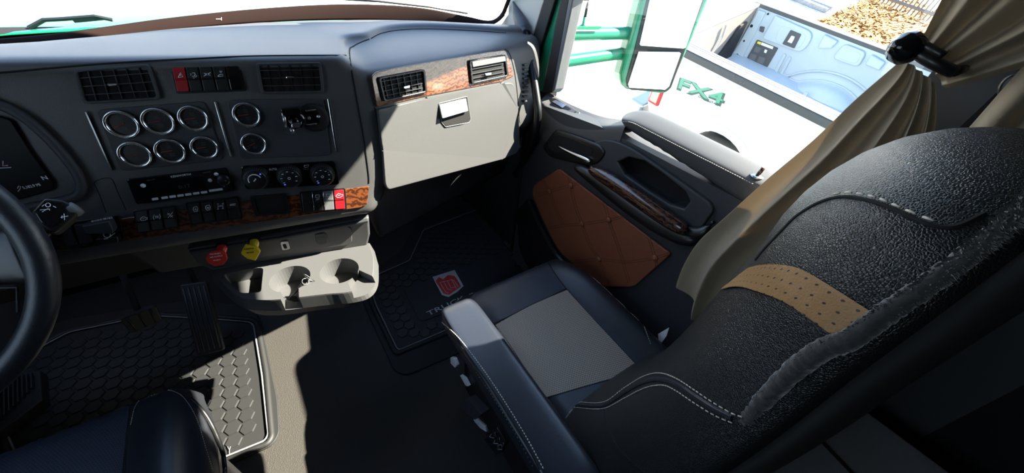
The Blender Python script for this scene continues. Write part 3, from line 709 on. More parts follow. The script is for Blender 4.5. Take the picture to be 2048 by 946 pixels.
# burl wood trim and its switches
tw = [(240, 436), (735, 373), (733, 413), (253, 478)]
S('wood_trim', PC, [(240, 437), (485, 402), (738, 372), (734, 408), (722, 414), (500, 446), (255, 480)], 'wood', t1=.003, r=.004, bev=.001, label='lower burl wood trim strip')
S('wood_trim', PC, [(100, 460), (240, 437), (255, 480), (112, 505)], 'wood_d', t1=.003, r=.002, bev=.001)
rockers(PC, [(270, 422), (350, 412), (358, 451), (279, 463)], 3, ['eng', 'tc', 'cross'], None, .003, 'three rocker switches at the left of the wood trim', .42, 6)
rockers(PC, [(375, 406), (475, 394), (484, 433), (385, 446)], 4, ['head', 'head', 'axle', 'word'], None, .003, 'four rocker switches below the radio', .35, 6)
rockers(PC, [(601, 385), (688, 378), (691, 416), (606, 422)], 4, [None, 'spot', 'spot', 'eng'], ['black', 'black', 'dash_g', 'red'], .003, 'switch bank with a red switch at the right end', .32, 6, True)
pk_ = [(500, 391), (573, 385), (580, 426), (512, 431)]
sp_ = S('storage_pocket', PC, sub(pk_, .12, .92, .12, .9), 'deep', t0=.003, t1=.0042, r=.003)
ring('pocket_frame', PC, pk_, sub(pk_, .1, .93, .1, .9), .004, .003, 'black', sp_, .003, .008, .001)
# left end: blank rockers and trailer brake lever
lb = S('switch_bank', PC, [(120, 446), (238, 428), (252, 478), (136, 495)], 'black', t0=.002, t1=.005, r=.006, bev=.001, label='blank switch bank with trailer brake lever')
for q in ([(127, 450), (146, 447), (160, 485), (139, 488)], [(152, 446), (180, 443), (190, 480), (164, 484)]): slab('blank_rocker', PC, q, 'dash_d', lb, .005, .012, .004, .003)
slab('lever_guard', PC, [(178, 440), (231, 430), (240, 448), (238, 456), (186, 455)], 'dash_d', lb, .010, .035, .004, .004)
text('writing', 'ENGINE BRAKE', PC, (184, 444), (226, 436), 'white', lb, .0035, off=.0355)
slab('brake_lever', PC, [(200, 468), (244, 463), (247, 476), (205, 482)], 'black', lb, .006, .026, .006, .004)
strokes('icon', PC, [[(214+7*math.cos(a*.52), 470-5*math.sin(a*.52)) for a in range(13)], [(208, 478), (216, 477)], [(219, 474), (230, 466)]], .0012, 'white', lb, .027)
# ---- radio
rq = [(255, 357), (454, 334), (471, 380), (275, 407)]
rd = S('radio', PC, rq, 'gloss', t1=.008, r=.005, bev=.002, label='black car radio with a row of white buttons')
slab('display', PC, sub(rq, .22, .74, .22, .74), 'screen', rd, .008, .0088, .002)
text('logo', 'KENWORTH', PC, bil(rq, .425, .17), bil(rq, .625, .155), 'white', rd, .0045, off=.009)
text('writing', '0:17', PC, bil(rq, .46, .64), bil(rq, .58, .63), 'grey', rd, .007, off=.009)
text('writing', 'Bluetooth', PC, bil(rq, .18, .19), bil(rq, .26, .17), 'grey', rd, .0028, off=.009)
text('writing', 'PANDORA', PC, bil(rq, .75, .155), bil(rq, .83, .14), 'grey', rd, .003, off=.009)
for i in range(7):
    s = .175+.0795*i+(.018 if i else 0)
    slab('radio_button', PC, sub(rq, s, s+.062, .83, .915), 'white', rd, .008, .0105, .001, .0005)
slab('radio_button', PC, sub(rq, .755, .89, .80, .885), 'white', rd, .008, .0105, .001, .0005)
for s, t, r_ in ((.125, .34, .0045), (.87, .24, .0042), (.79, .46, .0042)):
    mk('radio_button', *g_lathe(PC.at(*bil(rq, s, t), .008), PC.n, [(r_, 0), (r_, .002), (0, .003)], 14), 'white', rd, True)
mk('tuning_knob', *g_lathe(PC.at(*bil(rq, .925, .5), .008), PC.n, [(.014, 0), (.013, .008), (.009, .010), (0, .010)], 24), 'black', rd, True)
for s, t in ((.885, .5), (.96, .48), (.925, .3), (.925, .7)): slab('knob_mark', PC, [(bil(rq, s, t)[0]-1.5, bil(rq, s, t)[1]-1), (bil(rq, s, t)[0]+1.5, bil(rq, s, t)[1]-1), (bil(rq, s, t)[0]+1.5, bil(rq, s, t)[1]+1), (bil(rq, s, t)[0]-1.5, bil(rq, s, t)[1]+1)], 'grey', rd, .018, .0186)
# ---- climate controls
hq = [(482, 331), (669, 321), (679, 368), (492, 378)]
hv = S('climate_panel', PC, hq, 'gloss', t1=.006, r=.008, bev=.002, label='climate control panel with three round knobs')
text('writing', 'AUTO', PC, (538, 341), (554, 340), 'white', hv, .0055, off=.007)
text('writing', 'MAX', PC, (607, 340), (619, 339), 'grey', hv, .0035, off=.007)
strokes('icon', PC, [[(608, 331), (618, 330), (616, 334), (610, 335), (608, 331)]], .0008, 'white', hv, .007)
for x, y in ((513, 355), (580, 352), (645, 349)):
    R_ = .027; c = PC.at(x, y, .006); ax = (PC.n+Vector((0, 0, .05))).normalized()
    kb = mk('climate_knob', *g_lathe(c, ax, [(R_*1.12, 0), (R_*1.10, .004), (R_*.98, .008), (R_*.92, .022), (R_*.86, .0245), (0, .0245)], 36), 'black', hv, True, bevel=.0008)
    T = []; kp_ = PL(c+ax*.0247, ax)
    for k in range(26):
        a = math.radians(-40+10*k); d0 = kp_.u*math.cos(a)+kp_.v*math.sin(a)
        T.append(g_tube([c+ax*.009+d0*R_*.99, c+ax*.020+d0*R_*.945], .0006, 4))
    mk('knurling', *join_geo(T), 'grey', kb)
    T = []
    if x < 540:
        T.append(g_tube([kp_.o+(kp_.u*math.cos(a)+kp_.v*math.sin(a))*R_*.5 for a in [math.radians(200-14*i) for i in range(14)]], .0011, 5))
        T.append(g_tube([kp_.o-kp_.u*.003-kp_.v*.003, kp_.o+kp_.u*.003+kp_.v*.003], .0014, 5))
    else:
        for k in range(7):
            a = math.radians(215-41*k); p = kp_.o+(kp_.u*math.cos(a)+kp_.v*math.sin(a))*R_*.62
            T.append(g_tube([p-kp_.u*.0022, p+kp_.u*.0022], .0010, 5))
            a += .35; p = kp_.o+(kp_.u*math.cos(a)+kp_.v*math.sin(a))*R_*.66; T.append(g_tube([p, p+kp_.u*.0006], .0006, 5))
        T.append(g_tube([kp_.o+(kp_.u*math.cos(a)+kp_.v*math.sin(a))*.0028 for a in [i*.7 for i in range(9)]], .0005, 4, True))
    mk('knob_marks', *join_geo(T), 'white', kb)
    a = math.radians(40 if x < 540 else 228); p = kp_.o+(kp_.u*math.cos(a)+kp_.v*math.sin(a))*R_*.72
    mk('indicator_light', *g_tube([p-kp_.u*.0014, p+kp_.u*.0014], .0014, 6), 'blue', kb)
# panel seams
def seam(pl, L, w=.0022, m='deep', par=D, off=0, closed=False):
    return mk('panel_seam', *g_tube([pl.at(x, y, off) for x, y in s2(L, 4, closed)], w/2, 6, closed), m, par)
SB = SURF(body)
def sseam(L, w=.003, m='deep', off=0, name='panel_seam', k=6): return mk(name, *g_tube(SB.line(L, off, k), w/2, 6), m, D)
sseam([(-4, 146), (200, 128), (380, 118), (520, 112), (692, 111)], .004)
sseam([(738, 78), (708, 92), (699, 108), (712, 190), (728, 280), (737, 345), (738, 366)], .004)
sseam([(742, 77), (762, 67), (800, 60), (860, 58), (940, 61), (1012, 66)], .003)
sseam([(188, 366), (196, 360), (222, 357), (236, 385), (252, 420)], .0016)
sseam([(188, 366), (200, 392), (212, 425)], .0016)
# ---- instrument cluster
rimL = [(-190, 196), (-60, 196), (0, 211), (38, 229), (76, 257), (114, 295), (145, 333), (161, 362), (161, 383), (146, 395), (110, 404), (60, 414), (0, 424), (-120, 430)]
Lp = s2(rimL, 4)
pa = PC
ic = mk('instrument_cluster', *g_tube([pa.at(x, y, .008) for x, y in Lp], .009, 10), 'dash_d', D, True); ic['label'] = 'driver instrument cluster with dark screen'
slab('cluster_surround', PC, [(x-3, y+3 if i < 7 else y-3) for i, (x, y) in enumerate(rimL)], 'dash', ic, .001, .005)
scr = [(-190, 226), (0, 229), (30, 238), (72, 305), (114, 362), (112, 376), (45, 396), (0, 404), (-190, 420)]
sc = slab('digital_screen', PC, scr, 'screen', ic, .005, .012, .004, .002)
text('writing', 'N', PC, (87, 360), (97, 358), 'white', ic, .008, off=.0125)
text('writing', '5,182.9 MI', PC, (48, 378), (82, 371), 'white', ic, .0055, off=.0125)
strokes('icon', PC, [[(0, 336), (22, 335)], [(6, 322), (6, 332), (16, 331)]], .0014, 'white', ic, .0125)
strokes('icon', PC, [[(2, 330), (16, 330)]], .0012, 'red', ic, .0128)
strokes('icon', PC, [[(35, 377), (37, 372), (41, 373), (40, 378), (36, 383)]], .0009, 'white', ic, .0125)
# ---- passenger side: wood strip, vents, glovebox
S('wood_trim', PG, [(741, 152), (752, 143), (820, 130), (985, 103), (1009, 100), (1017, 118), (1026, 152), (1000, 163), (848, 192), (752, 214)], 'wood', t1=.004, r=.010, bev=.0015, label='upper burl wood strip above the glovebox')
vent(PG, [(752, 155), (845, 138), (850, 184), (763, 203)], 4, 6, [(799, 172), (812, 169), (812, 175), (800, 177)], 'left air vent in the burl wood strip', 'black', .003)
vr = vent(PG, [(934, 121), (1007, 109), (1013, 152), (939, 168)], 4, 0, [(962, 146), (975, 144), (975, 149), (964, 151)], 'right air vent in the burl wood strip', 'black', .003)
slab('vent_louver', PG, [(938, 123), (1004, 112), (1006, 122), (940, 134)], 'dash_g', vr, .006, .014, .003, .003)
gb = S('glovebox_door', PG, [(751, 218), (850, 196), (1000, 167), (1024, 164), (1032, 215), (1036, 292), (1030, 305), (1000, 318), (772, 378), (766, 368), (762, 300)], 'dash', t1=.012, r=[.006, .0, .0, .03, .0, .0, .02, .0, .012, .01, .0], bev=.004, label='glovebox door with chrome latch', seg=3)
mk('latch_recess', *g_prism(rr(PG.pts([(877, 208), (933, 194), (940, 238), (938, 243), (892, 252), (884, 244)], .0115), .004), PG.n*.0015), 'deep', gb)
mk('latch_frame', *g_tube(rr(PG.pts([(877, 207), (934, 193), (941, 239), (938, 245), (891, 254), (883, 245)], .012), .004), .0015, 6, True), 'dash_g', gb, True)
lt_ = PL(PG.at(906, 216, .020), (.30, -.80, .42)); mk('chrome_latch', *g_prism(rr(lt_.pts([(879, 209), (932, 196), (937, 222), (886, 237)]), .003), lt_.n*-.005), 'chrome', gb, bevel=.001)
sseam([(750, 214), (762, 300), (767, 376), (760, 400)], .004)
sseam([(1010, 98), (1020, 110), (1030, 150), (1037, 215), (1041, 290)], .004)
# side louvres by the door
for k in range(9):
    y = 128+k*9
    S('side_louver', PG, [(1044, y), (1053, y-1), (1054, y+3), (1045, y+4)], 'dash_d', t0=-.02, t1=.01, bev=.001)
# ================================================================ lower console
B0, B1 = Z(.66).at(425, 540), Z(.66).at(733, 490)
Ktop = PC.at(735, 435)+Vector((0, .035, 0))
PK = PL(B0, (B1-B0).cross(Ktop-B0))
S('console_face', PK, [(372, 498), (560, 468), (738, 436), (740, 470), (735, 492), (560, 520), (425, 541), (395, 528)], 'dash', t0=-.05, t1=0, bev=.006)
S('console_panel', PK, [(440, 486), (560, 468), (698, 452), (704, 458), (704, 482), (694, 489), (570, 506), (458, 525)], 'dash', t1=.004, r=.006, bev=.002)
S('console_lip', PK, [(380, 499), (560, 470), (736, 436), (736, 441), (560, 476), (384, 505)], 'dash_d', t1=.012, bev=.003)
sk = S('socket', PK, [(560, 480), (576, 478), (581, 495), (565, 498)], 'steel', t0=.003, t1=.008, r=.006, bev=.002, label='chrome framed socket')
slab('socket_hole', PK, [(565, 485), (572, 484), (575, 493), (569, 494)], 'deep', sk, .008, .0086, .003)
bt = S('blank_button', PK, [(630, 466), (650, 463), (656, 470), (654, 484), (640, 488), (632, 482)], 'dash_d', t0=.003, t1=.007, r=.006, bev=.002)
text('writing', 'OUTLET', PK, (637, 477), (648, 475), 'grey', bt, .0022, off=.008)
# air valve knobs
def valve(hole, head, m, name, lab, lines):
    h = PK.at(*hole, .002); hp_ = PK.off(.036)
    k = mk(name, *g_lathe(h, PK.n, [(.0, 0), (.0125, 0), (.0115, .004), (.010, .030), (0, .031)], 20), m, D, True); k['label'] = lab
    mk('shank_boot', *g_lathe(PK.at(*hole, .003), PK.n, [(.010, 0), (.0165, 0), (.0165, .003), (.011, .005)], 20), 'deep', k, True)
    hd_ = mk('knob_head', *g_prism([p for p in rr(hp_.pts(head), .003)], hp_.n*.008), m, k, bevel=.002, seg=3)
    for s, a, b in lines: text('writing', s, hp_, a, b, 'white' if m == 'redk' else 'deep', k, .0042, off=.0086)
valve((446, 492), [(412, 513), (420, 502), (439, 499), (453, 505), (456, 515), (448, 526), (431, 529), (416, 522)], 'redk', 'air_valve_knob', 'red octagonal trailer air knob', [('TRAILER', (420, 510), (442, 507)), ('AIR SUPPLY', (420, 516), (446, 512)), ('PUSH', (428, 522), (441, 520))])
valve((510, 481), [(482, 504), (491, 487), (515, 492), (522, 500), (512, 518), (495, 514)], 'yellow', 'air_valve_knob', 'yellow square parking brake knob', [('PARKING', (489, 500), (508, 497)), ('BRAKE', (494, 507), (508, 505))])
# ---- tray with cup holders
tp = [(422, 541), (436, 557), (456, 577), (471, 588), (490, 597), (530, 600), (565, 598), (600, 594), (650, 588), (695, 584), (728, 574), (744, 552), (746, 515), (738, 486), (560, 515)]
bt_ = [(405, 541), (418, 565), (441, 592), (466, 607), (495, 617), (530, 623), (565, 626), (604, 626), (658, 621), (706, 610), (736, 592), (750, 562), (751, 520), (743, 486), (560, 518)]
def dens(L):
    back = L[-1:]+L[:1]; Q = s2(L[0:13], 4); return Q+[L[13], L[14]]
tp, bt_ = dens(tp), dens(bt_)
T0 = Z(.66).pts(tp); T1 = [p+Vector((0, 0, -.003)) for p in Z(.66).pts([(a*.9+b*.1, c*.9+d*.1) for (a, c), (b, d) in zip(tp, bt_)])]
tc_ = sum(T0, Vector())/len(T0)
def grow(P, kx, ky, z, dy=0): return [Vector((tc_.x+(p.x-tc_.x)*kx, tc_.y+(p.y-tc_.y)*(ky if p.y < tc_.y else 1)+dy, z)) for p in P]
T1 = grow(T0, 1.01, 1.02, .656); T2 = grow(T0, 1.05, 1.08, .618); T3 = grow(T0, .92, .85, .588)
n = len(T0); Vt = T0+T1+T2+T3; Ft = [tuple(range(n)), tuple(range(4*n-1, 3*n-1, -1))]
for k in range(3):
    for i in range(n): Ft.append((k*n+i, k*n+(i+1) % n, (k+1)*n+(i+1) % n, (k+1)*n+i))
tray = mk('console_tray', Vt, Ft, 'dash', D); tray['label'] = 'tray with two round cup holders'
def cut(V, F): return mk('cutter', V, F, 'dash')
c1 = Z(.66).at(580, 557); r1 = (Z(.66).at(623, 552)-Z(.66).at(538, 561)).length/2
c2 = Z(.66).at(679, 541); r2 = (Z(.66).at(719, 538)-Z(.66).at(638, 545)).length/2
def cyl(c, r, z0, z1, r_b=None): return g_lathe((c.x, c.y, 0), (0, 0, 1), [(r_b or r*.9, z0), (r, z1)], 40)
cut1 = cut(*cyl(c1, r1, .602, .70)); cut2 = cut(*cyl(c2, r2, .602, .70))
bq = [(446, 549), (500, 537), (527, 535), (522, 585), (480, 586), (462, 568)]
cut3 = cut(*g_prism([p for p in rr(Z(.66).pts(bq), .012)], (0, 0, -.04))); 
for v in cut3.data.vertices: v.co.z += .0
cut3b = None
for v in cut3.data.vertices:
    if v.co.z > .02: v.co.z += .02
nq = Z(.66).pts([(562, 575), (597, 570), (600, 640), (560, 645)]); cut4 = cut(*g_prism([p+Vector((0, 0, .02)) for p in nq], (0, 0, -.062)))
nq2 = Z(.66).pts([(696, 566), (718, 540), (775, 566), (722, 622)]); cut5 = cut(*g_prism([p+Vector((0, 0, .02)) for p in nq2], (0, 0, -.045)))
carve(tray, cut1, cut2, cut3, cut4, cut5)
bv = tray.modifiers.new('b', 'BEVEL'); bv.width = .002; bv.segments = 2; bv.limit_method = 'ANGLE'
mk('tray_underside', *g_prism(grow(T0, .75, .6, .59, .04), (0, 0, -.05)), 'dash_d', D, bevel=.01)
# lower tower and knee panels
mk('console_tower', *g_prism(rr([Vector(p) for p in ((-.24, 1.46, 0.002), (.20, 1.46, 0.002), (.20, 1.80, 0.002), (-.24, 1.80, 0.002))], .10, 6), (0, 0, .62)), 'blackm', D)
mk('knee_panel', *g_prism([Vector(p) for p in ((-1.05, 1.16, .82), (-.2, 1.14, .80), (-.2, 1.42, .45), (-1.05, 1.45, .45))], (0, .02, .01)), 'blackm', D, bevel=.01)
mk('knee_panel', *g_prism([Vector(p) for p in ((-.42, 1.10, .80), (-.2, 1.07, .80), (-.2, 1.14, .60), (-.40, 1.18, .60))], (0, .03, .01)), 'dash_d', D, bevel=.01)
# ---- keys in the left cup holder
ky = thing('key_ring', 'metal key ring with key standing in the left cup holder', 'keys', Z(.62).at(580, 590))
q1 = EYE+ray(611, 556)*((EYE.z-.675)/-ray(611, 556).z)
def zp(x, y, h): return Z(h).at(x, y)
cc = zp(611, 563, .668); nr = (EYE-cc).normalized(); nr = (nr+Vector((.4, .2, 0))).normalized(); uu = nr.orthogonal().normalized(); vv = nr.cross(uu)
mk('split_ring', *g_tube([cc+(uu*math.cos(a)+vv*math.sin(a))*.009 for a in [i*math.pi/10 for i in range(20)]], .0008, 6, True), 'key', ky, True)
c3 = zp(618, 556, .672); mk('split_ring', *g_tube([c3+(vv*math.cos(a)*1.6+Vector((0, 0, 1))*math.sin(a)*.5)*.012 for a in [i*math.pi/10 for i in range(20)]], .0008, 6, True), 'key', ky, True)
mk('key_head', *g_tube([zp(606, 566, .665), zp(599, 577, .652)], [.006, .005], 8), 'black', ky, True)
mk('key_blade', *g_tube([zp(599, 577, .652), zp(578, 597, .630)], .0018, 6), 'key', ky, True)
mk('key_tag', *g_prism(Z(.625).pts([(570, 594), (594, 593), (598, 602), (588, 604), (574, 600)]), (0, 0, .003)), 'key', ky)
# ================================================================ PASSENGER DOOR
DR = thing('passenger_door', 'black passenger door with tufted brown leather panel and burl wood pull', 'door', (.98, .5, .02))
PD = X(.95)
dpan = mk('door_panel', *g_prism([Vector((.95, y, z)) for y, z in ((1.20, .06), (1.20, .60), (1.215, .93), (1.10, .97), (.80, 1.0), (.30, 1.0), (-.12, .99), (-.12, .06))], (.085, 0, 0)), 'dash_d', DR)
mk('outer_skin', *g_box((1.10, .42, .36), (.03, 1.55, 1.10)), 'green', DR, bevel=.01)['label'] = 'green painted outer skin'
# sill ledge
O_ = X(1.035).pts([(1100, 184), (1126, 199), (1165, 216), (1212, 236), (1280, 240)])
I_ = PD.pts([(1080, 203), (1103, 232), (1130, 250), (1172, 258), (1250, 252)])
zf = [q.z for q in I_]
M2 = [(a*.5+b*.5)+Vector((0, 0, .004)) for a, b in zip(O_, I_)]
L2 = [q+Vector((-.004, 0, -.03)) for q in I_]; L3 = [q+Vector((.0, 0, -.12)) for q in I_]
M1 = [a*.92+b*.08 for a, b in zip(O_, I_)]; M3 = [a*.12+b*.88+Vector((0, 0, .004)) for a, b in zip(O_, I_)]
grid('sill_ledge', [[q+Vector((0, 0, -.05)) for q in O_], O_, M1, M2, M3, I_, L2, L3], 'dash', DR, sub=2)
# padded upper rail
So = [(1244, 240), (1264, 243), (1300, 262), (1400, 313), (1511, 370), (1650, 441), (1850, 540)]
Oo = [(1256, 226), (1290, 217), (1330, 231), (1420, 275), (1545, 335), (1700, 410), (1900, 510)]
Qo = [(1247, 254), (1262, 265), (1300, 288), (1380, 341), (1472, 402), (1590, 480), (1780, 600)]
rO, rS, rQ = X(1.035).pts(Oo), X(.944).pts(So), X(.950).pts(Qo)
rT = [a*.75+b*.25+Vector((0, 0, .010)) for a, b in zip(rO, rS)]; rU = [a*.12+b*.88+Vector((0, 0, .006)) for a, b in zip(rO, rS)]
rV = [a*.88+b*.12 for a, b in zip(rS, rQ)]
V_rows = [[q+Vector((.0, 0, -.04)) for q in rO], rO, rT, rU, rS, rV, rQ, [q+Vector((.03, 0, -.002)) for q in rQ]]
Vg = [[r[0]*.6+rS[0]*.4+Vector((.012, .012, -.004))]+r for r in V_rows]
pad = grid('padded_rail', Vg, 'dash', DR, sub=2)
SPd = SURF(pad)
pts = SPd.line([(1246, 243), (1266, 246), (1300, 263), (1400, 314), (1508, 369)], .0012, 14)
stitch('stitching', pts, 'thread', pad, .004, .0025, .0009)
mk('seam_line', *g_tube(SPd.line([(1248, 251), (1300, 284), (1380, 337), (1470, 398)], .001), .0014, 6), 'deep', pad)
# raised surround with pocket
sur = slab('pull_surround', PD, [(1172, 303), (1185, 286), (1212, 278), (1238, 281), (1276, 299), (1350, 350), (1425, 403), (1432, 420), (1404, 458), (1360, 440), (1250, 372), (1180, 330)], 'dash_d', DR, -.03, .014, [.01, .02, .02, .03, .03, .03, .03, .02, .02, .02, .02, .02])
pkq = [(1228, 326), (1250, 316), (1282, 324), (1318, 349), (1364, 386), (1373, 406), (1361, 421), (1334, 413), (1290, 385), (1243, 352)]
cA = mk('cutter', *g_prism(PD.pts(pkq, .03), (.075, 0, 0)), 'deep'); cB = mk('cutter', *g_prism(PD.pts(pkq, .03), (.075, 0, 0)), 'deep')
carve(dpan, cA); carve(sur, cB)
bv = sur.modifiers.new('b', 'BEVEL'); bv.width = .005; bv.segments = 3; bv.limit_method = 'ANGLE'
slab('pocket_floor', PD, pkq, 'deep', sur, -.044, -.040)
# grip
def ell_tube(name, P, ra, rb, m, par, n=14, up=Vector((0, 0, 1))):
    P = [Vector(p) for p in P]; rings = []
    for i, p in enumerate(P):
        t = (P[min(i+1, len(P)-1)]-P[max(i-1, 0)]).normalized(); w = t.cross(up).normalized(); v = w.cross(t)
        a = ra[i] if isinstance(ra, list) else ra; b = rb[i] if isinstance(rb, list) else rb
        rings.append([p+w*a*math.cos(2*math.pi*k/n)+v*b*math.sin(2*math.pi*k/n) for k in range(n)])
    return loft(name, rings, m, par, sub=1)
gx = X(.905)
gp_ = gx.pts([(1176, 337), (1200, 349), (1240, 373), (1294, 410), (1340, 444), (1366, 458), (1374, 462)])
ell_tube('wood_grip', gp_, [.012, .02, .022, .022, .022, .019, .012], [.014, .024, .027, .028, .026, .022, .012], 'wood_d', DR)
gb_ = X(.925).pts([(1150, 330), (1180, 348), (1215, 376), (1262, 413), (1310, 446), (1366, 476), (1405, 482)])
ell_tube('grip_base', gb_, .028, [.012, .028, .032, .032, .032, .03, .018], 'black', DR)
gc_ = X(.93).pts([(1366, 462), (1395, 470), (1418, 462), (1428, 440)])
ell_tube('grip_end', gc_, .022, .022, 'black', DR)
# door release
rb_ = slab('release_housing', PD, [(1090, 293), (1117, 257), (1150, 267), (1207, 288), (1219, 302), (1207, 322), (1190, 330), (1150, 324), (1104, 312)], 'black', DR, 0, .02, .02, .008, seg=4)
slab('release_recess', PD, [(1102, 290), (1122, 268), (1150, 276), (1196, 296), (1188, 312), (1150, 306), (1112, 300)], 'deep', rb_, .020, .0215, .012)
ell_tube('chrome_lever', X(.922).pts([(1114, 291), (1135, 302), (1160, 314), (1184, 325)]), [.003, .005, .007, .007], [.003, .004, .009, .010], 'chrome', rb_)
# tufted leather
bl = slab('leather_panel', PD, [(1122, 336), (1346, 506), (1272, 572), (1200, 572), (1120, 500), (1090, 440), (1067, 386), (1072, 368)], 'brown', DR, .002, .012, [.02, .01, .02, .03, .05, .05, .03, .02], .008, seg=4); bl['label'] = 'tufted brown leather panel'
PB = PD.off(.0125)
tuft = [(1142, 371), (1099, 383), (1218, 440), (1128, 451), (1164, 448), (1310, 516), (1198, 519), (1251, 527)]
for i, q in enumerate(tuft):
    if i in (3, 7): continue
    mk('tuft_button', *g_lathe(PB.at(*q, .0), PB.n, [(.012, 0), (.011, .003), (.006, .006), (0, .0065)], 16), 'brown', bl, True)
for L in ([(1076, 391), (1099, 383), (1142, 371), (1166, 364)], [(1096, 456), (1128, 451), (1164, 448), (1218, 440), (1252, 431)], [(1140, 524), (1198, 519), (1251, 524), (1310, 516), (1340, 505)],
          [(1136, 345), (1142, 371), (1150, 410), (1164, 448), (1180, 490), (1198, 519), (1215, 560)], [(1208, 402), (1218, 440), (1235, 490), (1251, 540), (1258, 566)], [(1296, 470), (1310, 516), (1313, 534)], [(1084, 360), (1099, 383), (1112, 420), (1128, 451)]):
    for o in (-2.2, 2.2):
        M = [(x+(o if abs(L[0][1]-L[-1][1]) > abs(L[0][0]-L[-1][0]) else 0), y+(0 if abs(L[0][1]-L[-1][1]) > abs(L[0][0]-L[-1][0]) else o)) for x, y in L]
        stitch('stitching', [PB.at(x, y, .0003) for x, y in s2(M, 6)], 'threadd', bl, .006, .002, .0008)
slab('lower_pocket', PD, [(1040, 420), (1064, 392), (1088, 448), (1120, 505), (1190, 580), (1200, 640), (1100, 600), (1046, 500)], 'black', DR, .0, .03, .03, .012)
# switch plate on the ledge
SL = PL(M2[1], (M2[2]-M2[1]).cross(I_[2]-M2[1])); 
swp = slab('switch_plate', SL, [(1089, 203), (1098, 195), (1114, 199), (1161, 227), (1158, 234), (1137, 240), (1125, 236)], 'dash_g', DR, .002, .008, .006, .002)
slab('switch_inlay', SL, [(1096, 204), (1103, 199), (1114, 202), (1154, 228), (1138, 235), (1128, 232)], 'black', swp, .008, .0095, .005, .001)
slab('window_switch', SL, [(1106, 208), (1114, 205), (1134, 215), (1127, 221)], 'steel', swp, .0095, .014, .003, .002)
slab('lock_switch', SL, [(1133, 228), (1147, 222), (1154, 227), (1140, 234)], 'dash_g', swp, .0095, .012, .001, .001)
for q in ((1139, 229), (1146, 226)): mk('switch_mark', *g_lathe(SL.at(*q, .0122), SL.n, [(.0018, 0), (.0016, .0006)], 10), 'white', swp)
# lock pin
lp = SPd.at(1514, 352) or rS[4]
lk = mk('lock_escutcheon', *g_lathe(lp-Vector((0, 0, .002)), (0, 0, 1), [(.016, 0), (.015, .003), (.007, .004), (0, .004)], 20), 'steel', DR, True)
mk('lock_pin', *g_tube([lp+Vector((0, 0, .0)), lp+Vector((.006, -.002, .022))], [.0045, .0055], 10), 'wood_d', lk, True)
mk('door_seal', *g_tube([Vector((.955, 1.22, .1)), Vector((.955, 1.215, .6)), Vector((.955, 1.225, .93))], .012, 8), 'blackm', DR, True)
# dark trim behind the door window
tag(mk('trim_7', *g_box((1.03, -.065, .97), (.05, .41, 2.0)), 'wallm'), kind='structure')
# ================================================================ grab handle
gh = thing('grab_handle', 'long black curved grab handle on the windshield pillar', 'grab handle', X(.9).at(1078, 240))
gq = [(.985, 1042, 40), (.965, 1050, 70), (.94, 1057, 105), (.92, 1066, 150), (.905, 1073, 195), (.90, 1076, 232), (.91, 1070, 270), (.93, 1058, 300), (.955, 1044, 330), (.975, 1030, 350)]
gpth = spl([X(a).at(b, c) for a, b, c in gq], 5)
mk('grip', *g_tube(gpth, .0155, 12), 'black', gh, True)
mk('top_mount', *g_tube([X(.998).at(1026, 4), X(.99).at(1034, 28), X(.975).at(1043, 48), X(.965).at(1048, 62), X(.955).at(1051, 76)], [.004, .020, .027, .027, .018], 14), 'dash_d', gh, True)
mk('mount_collar', *g_tube([X(.963).at(1047, 60), X(.957).at(1051, 76)], [.029, .022], 14), 'black', gh, True)
# ================================================================ CURTAINS
cu = thing('curtain', 'tan pleated curtain gathered by a black strap over the passenger window', 'curtain', (.93, .1, .62))
CXp = X(.895)
front = [(1808, 116), (1775, 146), (1706, 207), (1630, 282), (1540, 358), (1450, 440), (1400, 487), (1370, 540), (1357, 583)]
fr_ = spl(CXp.pts(front), 3); nr_ = len(fr_)
rows = []
for j, p in enumerate(fr_):
    t = j/(nr_-1); rear = Vector((.905, .115-.30*t**.8, 1.345+(.60-1.345)*t)); r = []
    ns = 84
    for i in range(ns+1):
        s = i/ns; q = p.lerp(rear, s)
        amp = .004+.026*min(1, t*1.8)**.8; ph = 2*math.pi*(s*4.2+.12*math.sin(3*t)+.25)
        w = math.cos(ph)+.22*math.cos(1.7*ph+1+2*t)
        q.x += -amp*(w+.6)*(.25+.75*min(1, s*5))+(.010*math.sin(2.2*math.pi*s+1.)-.01)*t-.03*s*t
        q.y += .010*t*math.sin(ph)
        if j == nr_-1: q.z += .012*math.sin(ph*.5)+.02*s
        r.append(q)
    rows.append(r)
grid('lower_drape', rows, 'curtain', cu, sub=1, solid=.0018)
rows = []
for j in range(15):
    t = j/14; a = Vector((.90, .160, 1.385)).lerp(Vector((.92, .26, 1.90)), t); b = Vector((.91, .100, 1.335)).lerp(Vector((.93, -.35, 1.90)), t**.85); r = []
    for i in range(85):
        s = i/84; q = a.lerp(b, s); ph = 2*math.pi*(s*4.2+.2)+.5*math.sin(3*t); amp = .006+.030*min(1, t*2)**.8
        q.x += -amp*(math.cos(ph)+.2*math.cos(1.7*ph)); q.z -= .10*s*math.sin(math.pi*min(1, t*1.6))*.6; r.append(q)
    rows.append(r)
grid('upper_drape', rows, 'curtain', cu, sub=1, solid=.0018)
tb = thing('curtain_tieback', 'black strap and round knob holding the tan curtain', 'tieback', CXp.at(1850, 120))
k0 = X(.85).at(1812, 96)
sp3 = []
for i in range(13):
    a = i/12; c = X(.855).at(1826+a*82, 100+a*44); sp3.append(c+Vector((-.012*math.sin(a*math.pi), 0, 0)))
mk('strap', *g_tube(sp3, .0085, 8), 'black', tb, True)
mk('strap', *g_tube([q+Vector((.0, .002, .012)) for q in sp3[:9]], .006, 8), 'black', tb, True)
